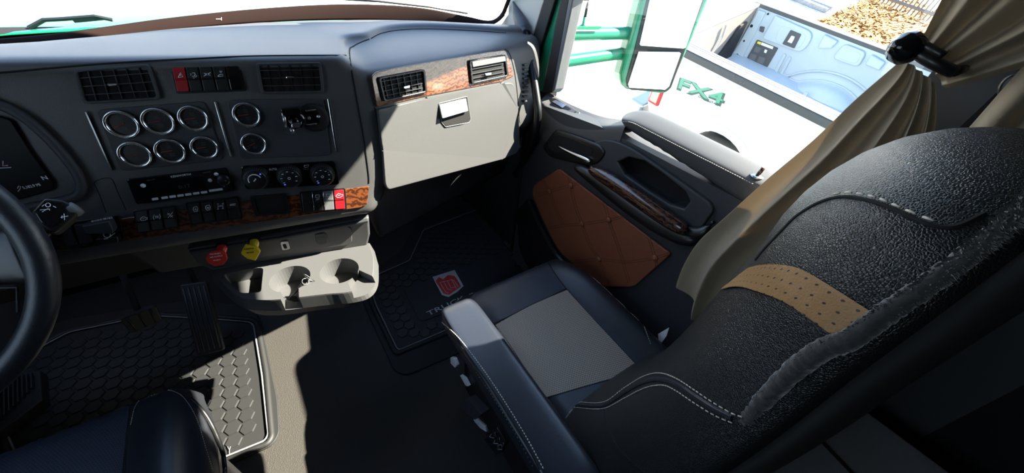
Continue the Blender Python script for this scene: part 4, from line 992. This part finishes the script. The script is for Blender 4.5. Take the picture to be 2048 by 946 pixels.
mk('strap_back', *g_tube([sp3[0], sp3[0]+Vector((.07, 0, .0)), sp3[-1]+Vector((.08, 0, 0)), sp3[-1]], .007, 8), 'black', tb, True)
mk('knob', *g_lathe(k0, (-.8, .5, 0), [(0, -.022), (.013, -.019), (.021, -.010), (.0235, 0), (.020, .011), (.012, .017), (.009, .022), (0, .024)], 24), 'gloss', tb, True)
mk('knob_stem', *g_tube([k0, k0+Vector((.07, .0, 0))], .008, 8), 'black', tb, True)
c2_ = thing('sleeper_curtain', 'tan curtain edge showing behind the passenger headrest', 'curtain', (.9, -.0, 1.06))
rows = []
for j in range(9):
    t = j/8; r = []
    for i in range(30):
        s = i/29; y = .045-.115*s; z = (1.395+.02*s)*(1-t)+1.06*t
        r.append(Vector((.90+.012*math.cos(s*18)+.0*t, y-.01*t, z)))
    rows.append(r)
grid('drape', rows, 'curtain', c2_, sub=1, solid=.0018)
# seat belt anchor
sb = thing('seat_belt_anchor', 'black seat belt anchor on the dark trim behind the passenger seat', 'seat belt', X(.98).at(2035, 180))
ba = X(.965)
mk('anchor_cover', *g_prism(rr(ba.pts([(1990, 178), (2010, 152), (2048, 140), (2120, 130), (2120, 220), (2050, 214), (2002, 208)]), .012), (.03, 0, 0)), 'black', sb, bevel=.008, seg=3)
mk('belt_webbing', *g_prism(ba.pts([(1992, 186), (2000, 202), (1935, 262), (1905, 290), (1890, 282)], -.01), (.002, 0, 0)), 'blackm', sb)
# ================================================================ SEATS
def cushion(name, cx, a, yf, yr, zt, m, par, bol=.035, lift=.012):
    """rounded seat cushion: rings along y, each a full x-z outline with raised side bolsters"""
    rings = []
    ys = [(yf+.012, .55), (yf+.004, .80), (yf-.012, .93), (yf-.04, .985), (yf-.09, 1), (yf-.18, 1), (yf-.30, 1), (yf-.42, 1), (yr+.06, 1), (yr, .98)]
    for k, (y, sc) in enumerate(ys):
        r = []; t = (yf-y)/(yf-yr); hz = zt+lift*(1-2*t); top = hz-(1-sc)*.13; bot = .36+(1-sc)*.06; aa = a*(.90+.10*sst(yf-y, -.01, .12)); n = 22
        for i in range(n+1):
            s = -1+2*i/n; z = top+bol*sst(abs(s), .52, .80)*sst(yf-y, .0, .16)-.05*sst(abs(s), .86, 1)**2; r.append(Vector((cx+aa*s, y, z)))
        r += [Vector((cx+aa*1.02, y, top-.07)), Vector((cx+aa*1.0, y, bot+.02)), Vector((cx+aa*.9, y, bot)), Vector((cx, y, bot)), Vector((cx-aa*.9, y, bot)), Vector((cx-aa*1.0, y, bot+.02)), Vector((cx-aa*1.02, y, top-.07))]
        rings.append(r)
    return loft(name, rings, m, par, sub=1)
def backrest(name, cx, T, m, par, n=32):
    rings = []
    for z, yc, b, a, e in T:
        r = []
        for k in range(n):
            t = 2*math.pi*k/n; c_, s_ = math.cos(t), math.sin(t)
            x = a*math.copysign(abs(c_)**(2/e), c_); y = math.copysign(abs(s_)**(2/e), s_); r.append(Vector((cx+x, yc+(b if s_ > 0 else .045)*y, z)))
        rings.append(r)
    return loft(name, rings, m, par, sub=1)
PS = thing('passenger_seat', 'black leather passenger seat with grey perforated insert and tan band', 'seat', (.6, .3, 0))
cu_ = cushion('seat_cushion', .59, .275, .745, .06, .497, 'leather_s', PS)
SC = SURF(cu_)
def patch2(name, S, T, B, nu, nv, m, par, off=.002, ku=6):
    def rs(L):
        Q = s2(L, 8); d = [0]
        for p, q in zip(Q, Q[1:]): d.append(d[-1]+math.hypot(q[0]-p[0], q[1]-p[1]))
        out = []
        for i in range(nu+1):
            u = d[-1]*i/nu; j = 0
            while j < len(d)-2 and d[j+1] < u: j += 1
            f = (u-d[j])/max(d[j+1]-d[j], 1e-6); out.append((Q[j][0]*(1-f)+Q[j+1][0]*f, Q[j][1]*(1-f)+Q[j+1][1]*f))
        return out
    TT, BB = rs(T), rs(B); rows = []
    for j in range(nv+1):
        t = j/nv; rows.append([S.at(p[0]*(1-t)+q[0]*t, p[1]*(1-t)+q[1]*t, off) for p, q in zip(TT, BB)])
    mid = rows[nv//2]; cu = [0]
    for p, q in zip(mid, mid[1:]): cu.append(cu[-1]+(q-p).length)
    cm = [r[nu//2] for r in rows]; cv = [0]
    for p, q in zip(cm, cm[1:]): cv.append(cv[-1]+(q-p).length)
    return grid(name, rows, m, par, sub=0, uv=[(cu[i], cv[j]) for j in range(nv+1) for i in range(nu+1)])
patch2('seat_insert', SC, [(989, 651), (1060, 612), (1134, 580)], [(1078, 800), (1180, 770), (1282, 742)], 24, 24, 'perf_g', PS, .003)['label'] = 'grey perforated seat insert'
patch2('front_panel', SC, [(926, 612), (960, 580), (1020, 545), (1088, 518)], [(986, 648), (1040, 622), (1090, 598), (1132, 577)], 24, 14, 'perf_b', PS, .0025)
def sgroove(S, L, par, w=.003, m='deep', off=-.0004, name='seam_line', k=8): return mk(name, *g_tube(S.line(L, off, k), w/2, 6), m, par)
def sst_line(S, L, par, m='thread', off=.0015, a=.005, b=.003, r=.0009, k=16): return stitch('stitching', S.line(L, off, k), m, par, a, b, r)
sgroove(SC, [(926, 618), (989, 651), (1082, 791)], PS, .005, off=.001); sgroove(SC, [(989, 651), (1060, 612), (1134, 580)], PS, .005, off=.001); sgroove(SC, [(1092, 518), (1134, 580), (1272, 730)], PS, .005, off=.001)
sst_line(SC, [(1165, 518), (1215, 548), (1255, 590), (1282, 640), (1302, 690)], PS)
sst_line(SC, [(900, 632), (903, 612), (925, 594), (960, 574)], PS)
BT = [(.44, .0, .25, .275, 4), (.52, .0, .245, .28, 3.6), (.58, .0, .225, .28, 3.2), (.66, -.005, .195, .278, 2.8), (.78, -.015, .172, .272, 2.4), (.92, -.025, .158, .268, 2.2), (1.05, -.03, .155, .262, 2.1), (1.12, -.03, .148, .254, 2.1), (1.165, -.03, .140, .246, 2.1), (1.21, -.03, .146, .248, 2.1), (1.27, -.032, .136, .236, 2.1), (1.315, -.035, .112, .210, 2.1), (1.342, -.038, .07, .155, 2.1), (1.352, -.038, .02, .06, 2.1)]
br = backrest('backrest', .60, BT, 'leather', PS)
SBk = SURF(br)
bd_ = patch2('tan_band', SBk, [(1500, 538), (1525, 532), (1560, 531), (1607, 540), (1673, 578), (1765, 636)], [(1444, 581), (1468, 576), (1497, 578), (1568, 602), (1625, 638), (1680, 678)], 40, 12, 'tan', br, .003)
bd_['label'] = 'tan perforated leather band'
L1 = [(1105, 800), (1150, 804), (1207, 805), (1250, 776), (1287, 754), (1320, 747), (1353, 757), (1390, 780), (1428, 805), (1465, 826), (1488, 834)]
L2_ = [(1105, 814), (1150, 816), (1207, 818), (1250, 797), (1290, 777), (1325, 771), (1350, 780), (1390, 806), (1430, 830), (1468, 846)]
sgroove(SBk, [(x, (y+y2)/2) for (x, y), (x2, y2) in zip(L1, L2_)], br, .008, 'leather_s', .0)
sst_line(SBk, L1, br); sst_line(SBk, L2_, br)
sgroove(SBk, [(1208, 820), (1214, 850), (1240, 900), (1290, 946)], br, .002)
HS = [(1512, 520), (1530, 498), (1562, 464), (1597, 430), (1645, 403), (1692, 394), (1754, 406), (1816, 432), (1864, 451), (1911, 453), (1968, 427), (2021, 379), (2044, 332)]
sgroove(SBk, HS[:-2], br, .0042, 'deep', .0, k=8)
sst_line(SBk, [(1670, 391), (1700, 388), (1754, 398), (1816, 424), (1864, 444), (1905, 446)], br, 'thread', .002, .007, .005, .0010)
# back cover and fleece edge
G = []
rings = []
for z, yc, b, a, e in BT[1:-1]:
    rings.append([Vector((.60+(a-.006)*math.cos(t), yc+(.040)*math.sin(t)-.022, z)) for t in [2*math.pi*k/24 for k in range(24)]])
loft('back_cover', rings, 'blackm', PS, sub=1)
FX = X(.335)
fl_ = [(1180, 990), (1290, 948), (1400, 906), (1480, 852), (1522, 806), (1580, 748), (1640, 702), (1700, 678), (1762, 634), (1850, 574), (1950, 500), (2040, 424), (2110, 350)]
P = spl([X(.35+.02*(i > 7)*(i-7)/3).at(*q) for i, q in enumerate(fl_)], 14)
G = []
V, F = g_tube(P, [.005+.004*math.sin(math.pi*min(1, i/len(P)*1.1)) for i in range(len(P))], 14)
fe = mk('fleece_edge', [v+Vector((random.uniform(-1, 1), random.uniform(-1, 1), random.uniform(-1, 1)))*.0009 for v in V], F, 'fleece', br, True)
G = []
for p in P:
    for k in range(26):
        a = random.uniform(0, 6.28); d = Vector((-.8+random.uniform(-.4, .4), math.cos(a), math.sin(a))).normalized(); q = p+d*.006
        G.append(([q, q+Vector((0, .0015, .0015)), q+d*random.uniform(.002, .004)+Vector((0, random.uniform(-.0015, .0015), random.uniform(-.0015, .0015)))], [(0, 1, 2)]))
tag(mk('fleece_pile', *join_geo(G), 'fleece', br), kind='stuff')
# inboard armrest
rings = []
for y, sc in ((.590, .5), (.586, .8), (.572, .96), (.54, 1), (.45, 1), (.35, 1), (.25, 1), (.15, 1), (.05, 1), (-.05, .98)):
    x0, x1, z0, z1 = .232, .342, .625, .690; cxm, czm = (x0+x1)/2, (z0+z1)/2; r = []
    for q in rr([Vector((x0, y, z0)), Vector((x1, y, z0)), Vector((x1, y, z1)), Vector((x0, y, z1))], [.02, .02, .028, .012], 4):
        r.append(Vector((cxm+(q.x-cxm)*sc, y, czm+(q.z-czm)*sc+.004*math.sin((y)*5))))
    rings.append(r)
ar = loft('armrest', rings, 'vinyl', PS, sub=1); ar['label'] = 'folded down inboard armrest with stitched edge'
SA = SURF(ar)
stitch('stitching', SA.line([(884, 644), (921, 680), (982, 762), (1044, 860), (1088, 940)], .001, 30), 'thread', ar, .004, .0022, .0012)
stitch('stitching', SA.line([(884, 660), (915, 694), (976, 778), (1036, 876), (1070, 940)], .001, 30), 'leather_s', ar, .005, .003, .0012)
mk('seam_line', *g_tube(SA.line([(884, 652), (918, 687), (979, 770), (1040, 868), (1080, 940)], .0, 12), .0016, 6), 'deep', ar)
# seat base and control panel
mk('seat_base', *g_prism(rr([Vector(p) for p in ((.335, .02, .10), (.86, .02, .10), (.86, .66, .10), (.335, .66, .10))], .05), (0, 0, .27)), 'black', PS, bevel=.015)
mk('pedestal', *g_prism(rr([Vector(p) for p in ((.40, .06, .0), (.80, .06, .0), (.80, .56, .0), (.40, .56, .0))], .03), (0, 0, .11)), 'blackm', PS)
CPx = X(.30)
cp_ = mk('control_panel', *g_prism(rr([Vector((.30, y, z)) for y, z in ((.56, .40), (.50, .33), (.25, .24), (.02, .22), (.02, .50), (.56, .50))], .03), (.03, 0, 0)), 'black', PS, bevel=.008)
def cps(name, L, m, t0, t1, r=.003, b=.002, par=cp_): return slab(name, CPx, L, m, par, t0, t1, r, b)
cps('recline_knob', [(906, 712), (914, 714), (920, 728), (916, 733), (907, 724)], 'white', 0, .012, .006)
cps('adjust_lever', [(925, 748), (934, 754), (942, 770), (936, 768)], 'white', 0, .010)
cps('bump_handle', [(936, 806), (950, 788), (980, 818), (966, 830)], 'dash_d', 0, .030, .006, .004)
cps('height_lever', [(948, 826), (960, 838), (974, 850), (977, 862), (964, 854), (952, 840)], 'white', 0, .008, .004)
sw3 = cps('switch_housing', [(976, 864), (998, 850), (1018, 882), (996, 908)], 'gloss', 0, .010, .006)
for c, Ls in (((985, 873), [[(-6, 1), (-2, -5)], [(-6, 1), (3, 3)], [(5, -9), (5, -4)]]), ((993, 884), [[(-6, 3), (-3, -4)], [(-6, 3), (3, 3)], [(6, -9), (6, -4)]]), ((1001, 894), [[(-5, -4), (3, -4), (3, 5), (-5, 5), (-5, -4)], [(6, -9), (6, -5)]])):
    slab('rocker', CPx, [(c[0]-9, c[1]+1), (c[0]+2, c[1]-8), (c[0]+9, c[1]+2), (c[0]-2, c[1]+10)], 'black', sw3, .010, .014, .004, .001)
    strokes('icon', CPx, [[(c[0]+a, c[1]+b) for a, b in L] for L in Ls], .0014, 'white', sw3, .0145)
# outboard armrest and care tag
rings = []
for i in range(8):
    t = i/7; p = X(.90).at(1440-t*110, 590+t*120); sc = (.5, .9, 1, 1, 1, 1, .9, .5)[i]
    rings.append([p+Vector((.024*sc*math.cos(q), 0, .034*sc*math.sin(q))) for q in [2*math.pi*k/14 for k in range(14)]])
loft('outboard_armrest', rings, 'leather_s', PS, sub=1)
mk('care_tag', *g_prism([X(.872).at(*q) for q in ((1316, 668), (1338, 655), (1333, 672), (1318, 692))], (.001, 0, 0)), 'paper', PS)
# ---------------------------------------------------------------- driver seat
DS = thing('driver_seat', 'dark blue black leather driver seat in the lower left corner', 'seat', (-.62, .3, 0))
dzt = .50
dc = cushion('seat_cushion', -.62, .275, .835, .06, dzt, 'leather_s', DS, bol=.045)
SD = SURF(dc)
patch2('centre_panel', SD, [(-60, 905), (98, 842), (197, 806), (262, 790)], [(-60, 1100), (98, 1050), (197, 1010), (240, 1000)], 30, 24, 'perf_b', DS, .002)
sst_line(SD, [(262, 850), (272, 812), (295, 787), (318, 780), (345, 783), (368, 798), (392, 838), (410, 895), (425, 945)], DS, 'thread', .0015, .003, .0025, .0007)
sgroove(SD, [(300, 784), (274, 810), (256, 864), (249, 933), (247, 990)], DS, .005)
mk('cushion_piping', *g_tube([q+Vector((.004, 0, -.012)) for q in SD.line([(372, 796), (402, 830), (425, 875), (440, 920), (448, 960)], .002, 8)], .005, 8), 'black', DS, True)
backrest('backrest', -.62, [(z, yc-.06-.22*(z-.5), b*.8, a, e) for z, yc, b, a, e in BT], 'leather', DS)
mk('seat_base', *g_prism(rr([Vector(p) for p in ((-.88, .02, .0), (-.36, .02, .0), (-.36, .72, .0), (-.88, .72, .0))], .05), (0, 0, .37)), 'black', DS, bevel=.015)
# ================================================================ STEERING WHEEL
th = .575; WC = Vector((-.587, .762, 1.018)); wn_ = Vector((0, -math.cos(th), math.sin(th))); wu = Vector((1, 0, 0)); wv = wn_.cross(wu)
if wv.z < 0: wv = -wv
SW = thing('steering_wheel', 'large black leather steering wheel at the left edge', 'steering wheel', WC)
def wpt(r, a, h=0): return WC+(wu*math.cos(a)+wv*math.sin(a))*r+wn_*h
mk('rim', *g_tube([wpt(.222, 2*math.pi*k/72) for k in range(72)], .0185, 14, True), 'leather_s', SW, True)
mk('hub', *g_lathe(WC-wn_*.03, wn_, [(.0, -.03), (.07, -.03), (.085, 0), (.08, .018), (.05, .026), (0, .028)], 32), 'black', SW, True)
for A, wdt in ((-.05, .055), (math.pi+.05, .055), (-math.pi/2, .04)):
    rings = []
    for r_, wd, th_, h in ((.05, 1.3, .014, -.015), (.10, .95, .011, -.02), (.15, .72, .010, -.018), (.19, .8, .010, -.008), (.212, 1.15, .010, 0)):
        c = wpt(r_, A, h); tn = (-wu*math.sin(A)+wv*math.cos(A)); w_ = wdt*wd
        rings.append([c+tn*w_*math.cos(q)*1.0+wn_*th_*math.sin(q) for q in [2*math.pi*k/12 for k in range(12)]])
    loft('spoke', rings, 'black', SW, sub=1)
mk('spoke_trim', *g_tube([wpt(.10, -.45, .0), wpt(.15, -.30, -.004), wpt(.196, -.30, .004), wpt(.2, -.5, .004)], .002, 6), 'dash_d', SW, True)
clm = thing('steering_column', 'black steering column shroud behind the wheel', 'steering column', WC-wn_*.12)
rings = []
for h, s_ in ((-.075, .9), (-.10, 1.1), (-.2, 1.2), (-.32, 1.15), (-.36, 1)):
    rings.append(sup(WC+wn_*h, .06*s_, .055*s_, 3, 20, wu, wv))
loft('shroud', rings, 'black', clm, sub=1)
# column shifter
shp = EYE+ray(108, 432)*(.86/ray(108, 432).y)
PSh = PL(shp, (.25, -.75, .62))
shf = thing('column_shifter', 'black gear selector pod on a stalk beside the steering wheel', 'shifter', shp)
mk('pod', *g_prism(rr(PSh.pts([(88, 396), (124, 399), (150, 412), (157, 428), (106, 470), (76, 452), (62, 424)]), [.004, .006, .01, .008, .012, .012, .004]), PSh.n*-.035), 'black', shf, bevel=.006, seg=3)
slab('pod_face', PSh, [(90, 401), (120, 404), (137, 424), (134, 434), (106, 456), (82, 444), (70, 424)], 'gloss', shf, .0, .002, .004, .001)
strokes('icon', PSh, [[(96+5*math.cos(a*.7), 410+4*math.sin(a*.7)) for a in range(10)], [(84, 413), (89, 409)], [(80, 420), (100, 418)], [(84, 424), (96, 417), (100, 421)], [(106, 412), (112, 415)]], .0011, 'white', shf, .0025)
strokes('icon', PSh, [[(121, 435), (136, 432)], [(128, 427), (129, 440)], [(124, 431), (124, 437)]], .0012, 'white', shf, .0025)
mk('end_knob', *g_lathe(PSh.at(146, 420, -.012), (.9, .3, .3), [(0, -.012), (.012, -.012), (.014, 0), (.012, .008), (0, .010)], 18), 'dash_g', shf, True)
mk('stalk', *g_tube([PSh.at(90, 450, -.02), PSh.at(60, 500, -.05), PSh.at(20, 520, -.08)], [.014, .011, .012], 10), 'black', shf, True)
# ================================================================ FLOOR MATS
def hex_tiles(poly, hole, s, z, h, g=.10, rot=.3):
    """raised hexagons of side s inside polygon poly (xy), clear of polygon hole"""
    def inside(p, Q):
        c = False
        for i in range(len(Q)):
            a, b = Q[i], Q[i-1]
            if (a.y > p.y) != (b.y > p.y) and p.x < (b.x-a.x)*(p.y-a.y)/(b.y-a.y)+a.x: c = not c
        return c
    G = []; x0, x1 = min(q.x for q in poly), max(q.x for q in poly); y0, y1 = min(q.y for q in poly), max(q.y for q in poly)
    cx, cy = (x0+x1)/2, (y0+y1)/2
    for i in range(-22, 23):
        for j in range(-22, 23):
            X_ = s*1.5*i; Y_ = s*math.sqrt(3)*(j+(i % 2)*.5)
            p = Vector((cx+X_, cy+Y_, 0))
            H = [p+Vector((math.cos(k*math.pi/3), math.sin(k*math.pi/3), 0))*s*(1-g) for k in range(6)]
            if not inside(p, poly) or not all(inside(q, poly) for q in H): continue
            if hole and (inside(p, hole) or any(inside(q, hole) for q in H)): continue
            lo = [Vector((q.x, q.y, z)) for q in H]; hi = [Vector((p.x+(q.x-p.x)*.90, p.y+(q.y-p.y)*.90, z+h)) for q in H]
            G.append((lo+hi, [(0, 1, 2, 3, 4, 5), (11, 10, 9, 8, 7, 6)]+[(k, (k+1) % 6, 6+(k+1) % 6, 6+k) for k in range(6)]))
    return join_geo(G)
def mat_(label, outer, inner, hole, par_loc):
    t = thing('floor_mat', label, 'floor mat', par_loc)
    zo = Z(.004); O = rr(zo.pts(outer), .03); O = [Vector((q.x, q.y, .001)) for q in O]
    mk('mat_base', *g_prism(O, (0, 0, .008)), 'rubber', t, bevel=.003)
    I = Z(.012).pts(inner); I = rr(I, .02)
    cen = sum(I, Vector())/len(I)
    mk('rim', *g_tube([Vector((q.x, q.y, .012))+(q-cen).normalized()*.016 for q in I], .011, 8, True), 'rubber', t, True)
    mk('piping', *g_tube([Vector((q.x, q.y, .016)) for q in I], .0032, 6, True), 'piping', t, True)
    hp = [cen+(q-cen)*.975 for q in I]
    H = Z(.012).pts(hole) if hole else None
    mk('hexagon_tread', *hex_tiles(hp, H, .030, .009, .0045), 'rubber_l', t)
    if hole: mk('logo_plate', *g_prism([Vector((q.x, q.y, .009)) for q in rr(H, .012)], (0, 0, .004)), 'rubber', t, bevel=.001)
    return t
mp = mat_('black rubber passenger floor mat with hexagon tread and red shield logo',
    [(724, 600), (788, 742), (812, 752), (915, 708), (1000, 672), (1180, 560), (1130, 420), (975, 392), (835, 440), (800, 505), (745, 540)],
    [(737, 560), (752, 610), (796, 702), (888, 663), (960, 632), (1120, 540), (1085, 440), (969, 415), (847, 461), (819, 522), (752, 552)],
    [(806, 577), (842, 566), (905, 540), (1010, 505), (1050, 560), (884, 628), (846, 642), (838, 640)], (.5, 1.3, 0))
lz = Z(.0135)
mk('shield_edge', *g_prism(lz.pts([(865, 554), (909, 540), (927, 572), (914, 584), (897, 594), (884, 590)]), (0, 0, .0006)), 'logo', mp)
mk('shield', *g_prism(lz.pts([(871, 562), (878, 554), (886, 559), (896, 550), (909, 552), (914, 558), (922, 573), (898, 590), (887, 587)], .0008), (0, 0, .0006)), 'redk', mp)
strokes('shield_mark', lz, [[(880, 565), (891, 584), (897, 586)], [(887, 563), (896, 579), (903, 580)], [(895, 562), (902, 576), (910, 574)], [(903, 559), (913, 577)], [(880, 565), (887, 563), (895, 562), (903, 559), (908, 561), (917, 574)]], .0035, 'logo', mp, .0016)
text('writing', 'TRUCK', lz, (857, 632), (932, 598), 'logo', mp, .030, off=.0006)
md = mat_('black rubber driver floor mat with hexagon tread beneath the pedals',
    [(-60, 730), (130, 640), (380, 600), (505, 612), (524, 648), (556, 800), (560, 868), (545, 892), (470, 925), (330, 985), (100, 1050)],
    [(-40, 760), (140, 665), (300, 632), (440, 640), (500, 645), (508, 652), (524, 750), (537, 870), (530, 882), (449, 915), (330, 965), (90, 1020)],
    None, (-.6, 1.1, 0))
strokes('mat_mark', Z(.014), [[(455, 893), (459, 900)], [(461, 893), (459, 900), (459, 908)]], .002, 'piping', md, .001)
# ================================================================ PEDALS
def pedal(name, label, q, z0, z1, ribs):
    tl_, tr_, br_, bl_ = q
    P = [Z(z1).at(*tl_), Z(z1).at(*tr_), Z(z0).at(*br_), Z(z0).at(*bl_)]
    n = (P[1]-P[0]).cross(P[3]-P[0]).normalized()
    if n.dot(EYE-P[0]) < 0: n = -n
    # keep it flat
    P[2] = P[1]+(P[3]-P[0])*.98+(P[2]-P[1]-(P[3]-P[0])).project(P[1]-P[0])
    t = thing(name, label, 'pedal', (P[3].x, P[3].y, 0.01))
    mk('pedal_pad', *g_prism(rr(P, .012), n*-.018), 'rubber', t, bevel=.004)
    for k in range(ribs):
        s = (k+.6)/(ribs+.2); a = P[0].lerp(P[1], s); b = P[3].lerp(P[2], s); d = (b-a)
        mk('rib', *g_tube([a+d*.05+n*.001, b-d*.05+n*.001], .0035, 6), 'rubber_l', t, True)
    c = (P[0]+P[1])/2
    mk('pedal_arm', *g_tube([c-n*.02, Vector((c.x, c.y+.10, c.z+.12)), Vector((c.x-.02, c.y+.25, c.z+.30))], .010, 8), 'blackm', t, True)
    return t
pedal('accelerator_pedal', 'tall ribbed black accelerator pedal beneath the console tray', [(358, 570), (412, 563), (452, 694), (394, 713)], .06, .30, 5)
pedal('brake_pedal', 'small black ribbed brake pedal left of the accelerator', [(240, 640), (312, 612), (326, 640), (262, 668)], .22, .30, 3)
fp = thing('footrest', 'black ribbed rubber footrest at the lower left edge', 'footrest', Z(.06).at(30, 820))
for k in range(9):
    x = -8+k*9
    mk('rib', *g_prism(Z(.06).pts([(x, 760-k*1.5), (x+3.5, 759-k*1.5), (x+5, 850-k*9), (x+1, 852-k*9)]), (0, 0, .012)), 'rubber_l', fp, bevel=.002)
mk('footrest_base', *g_prism(Z(.055).pts([(-60, 750), (80, 740), (84, 800), (-10, 870), (-60, 880)]), (0, 0, -.045)), 'rubber', fp, bevel=.004)
# floor vent by the door
fv = thing('door_step_grille', 'pale slotted metal grille on the floor beside the door', 'grille', Z(.03).at(1035, 498))
fq = [(1005, 482), (1032, 474), (1066, 512), (1038, 522)]
mk('grille_base', *g_prism(Z(.02).pts(fq), (0, 0, -.015)), 'black', fv)
for k in range(7):
    a = k/7; mk('slat', *g_prism(Z(.022).pts(sub(fq, a+.02, a+.09, .05, .95)), (0, 0, .006)), 'steel', fv)
# storage cabinet behind the seat
sc_ = thing('storage_cabinet', 'grey storage cabinet behind the passenger seat', 'cabinet', (.62, -.3, 0))
mk('cabinet_body', *g_prism(rr([Vector(p) for p in ((.40, -.105, .0), (.90, -.105, .0), (.90, -.60, .0), (.40, -.60, .0))], .02), (0, 0, .74)), 'cabinet', sc_, bevel=.012, seg=3)
cz = Z(.7415)
mk('lid_seam', *g_tube(cz.pts([(1588, 826), (1640, 880), (1712, 955)]), .003, 6), 'deep', sc_)
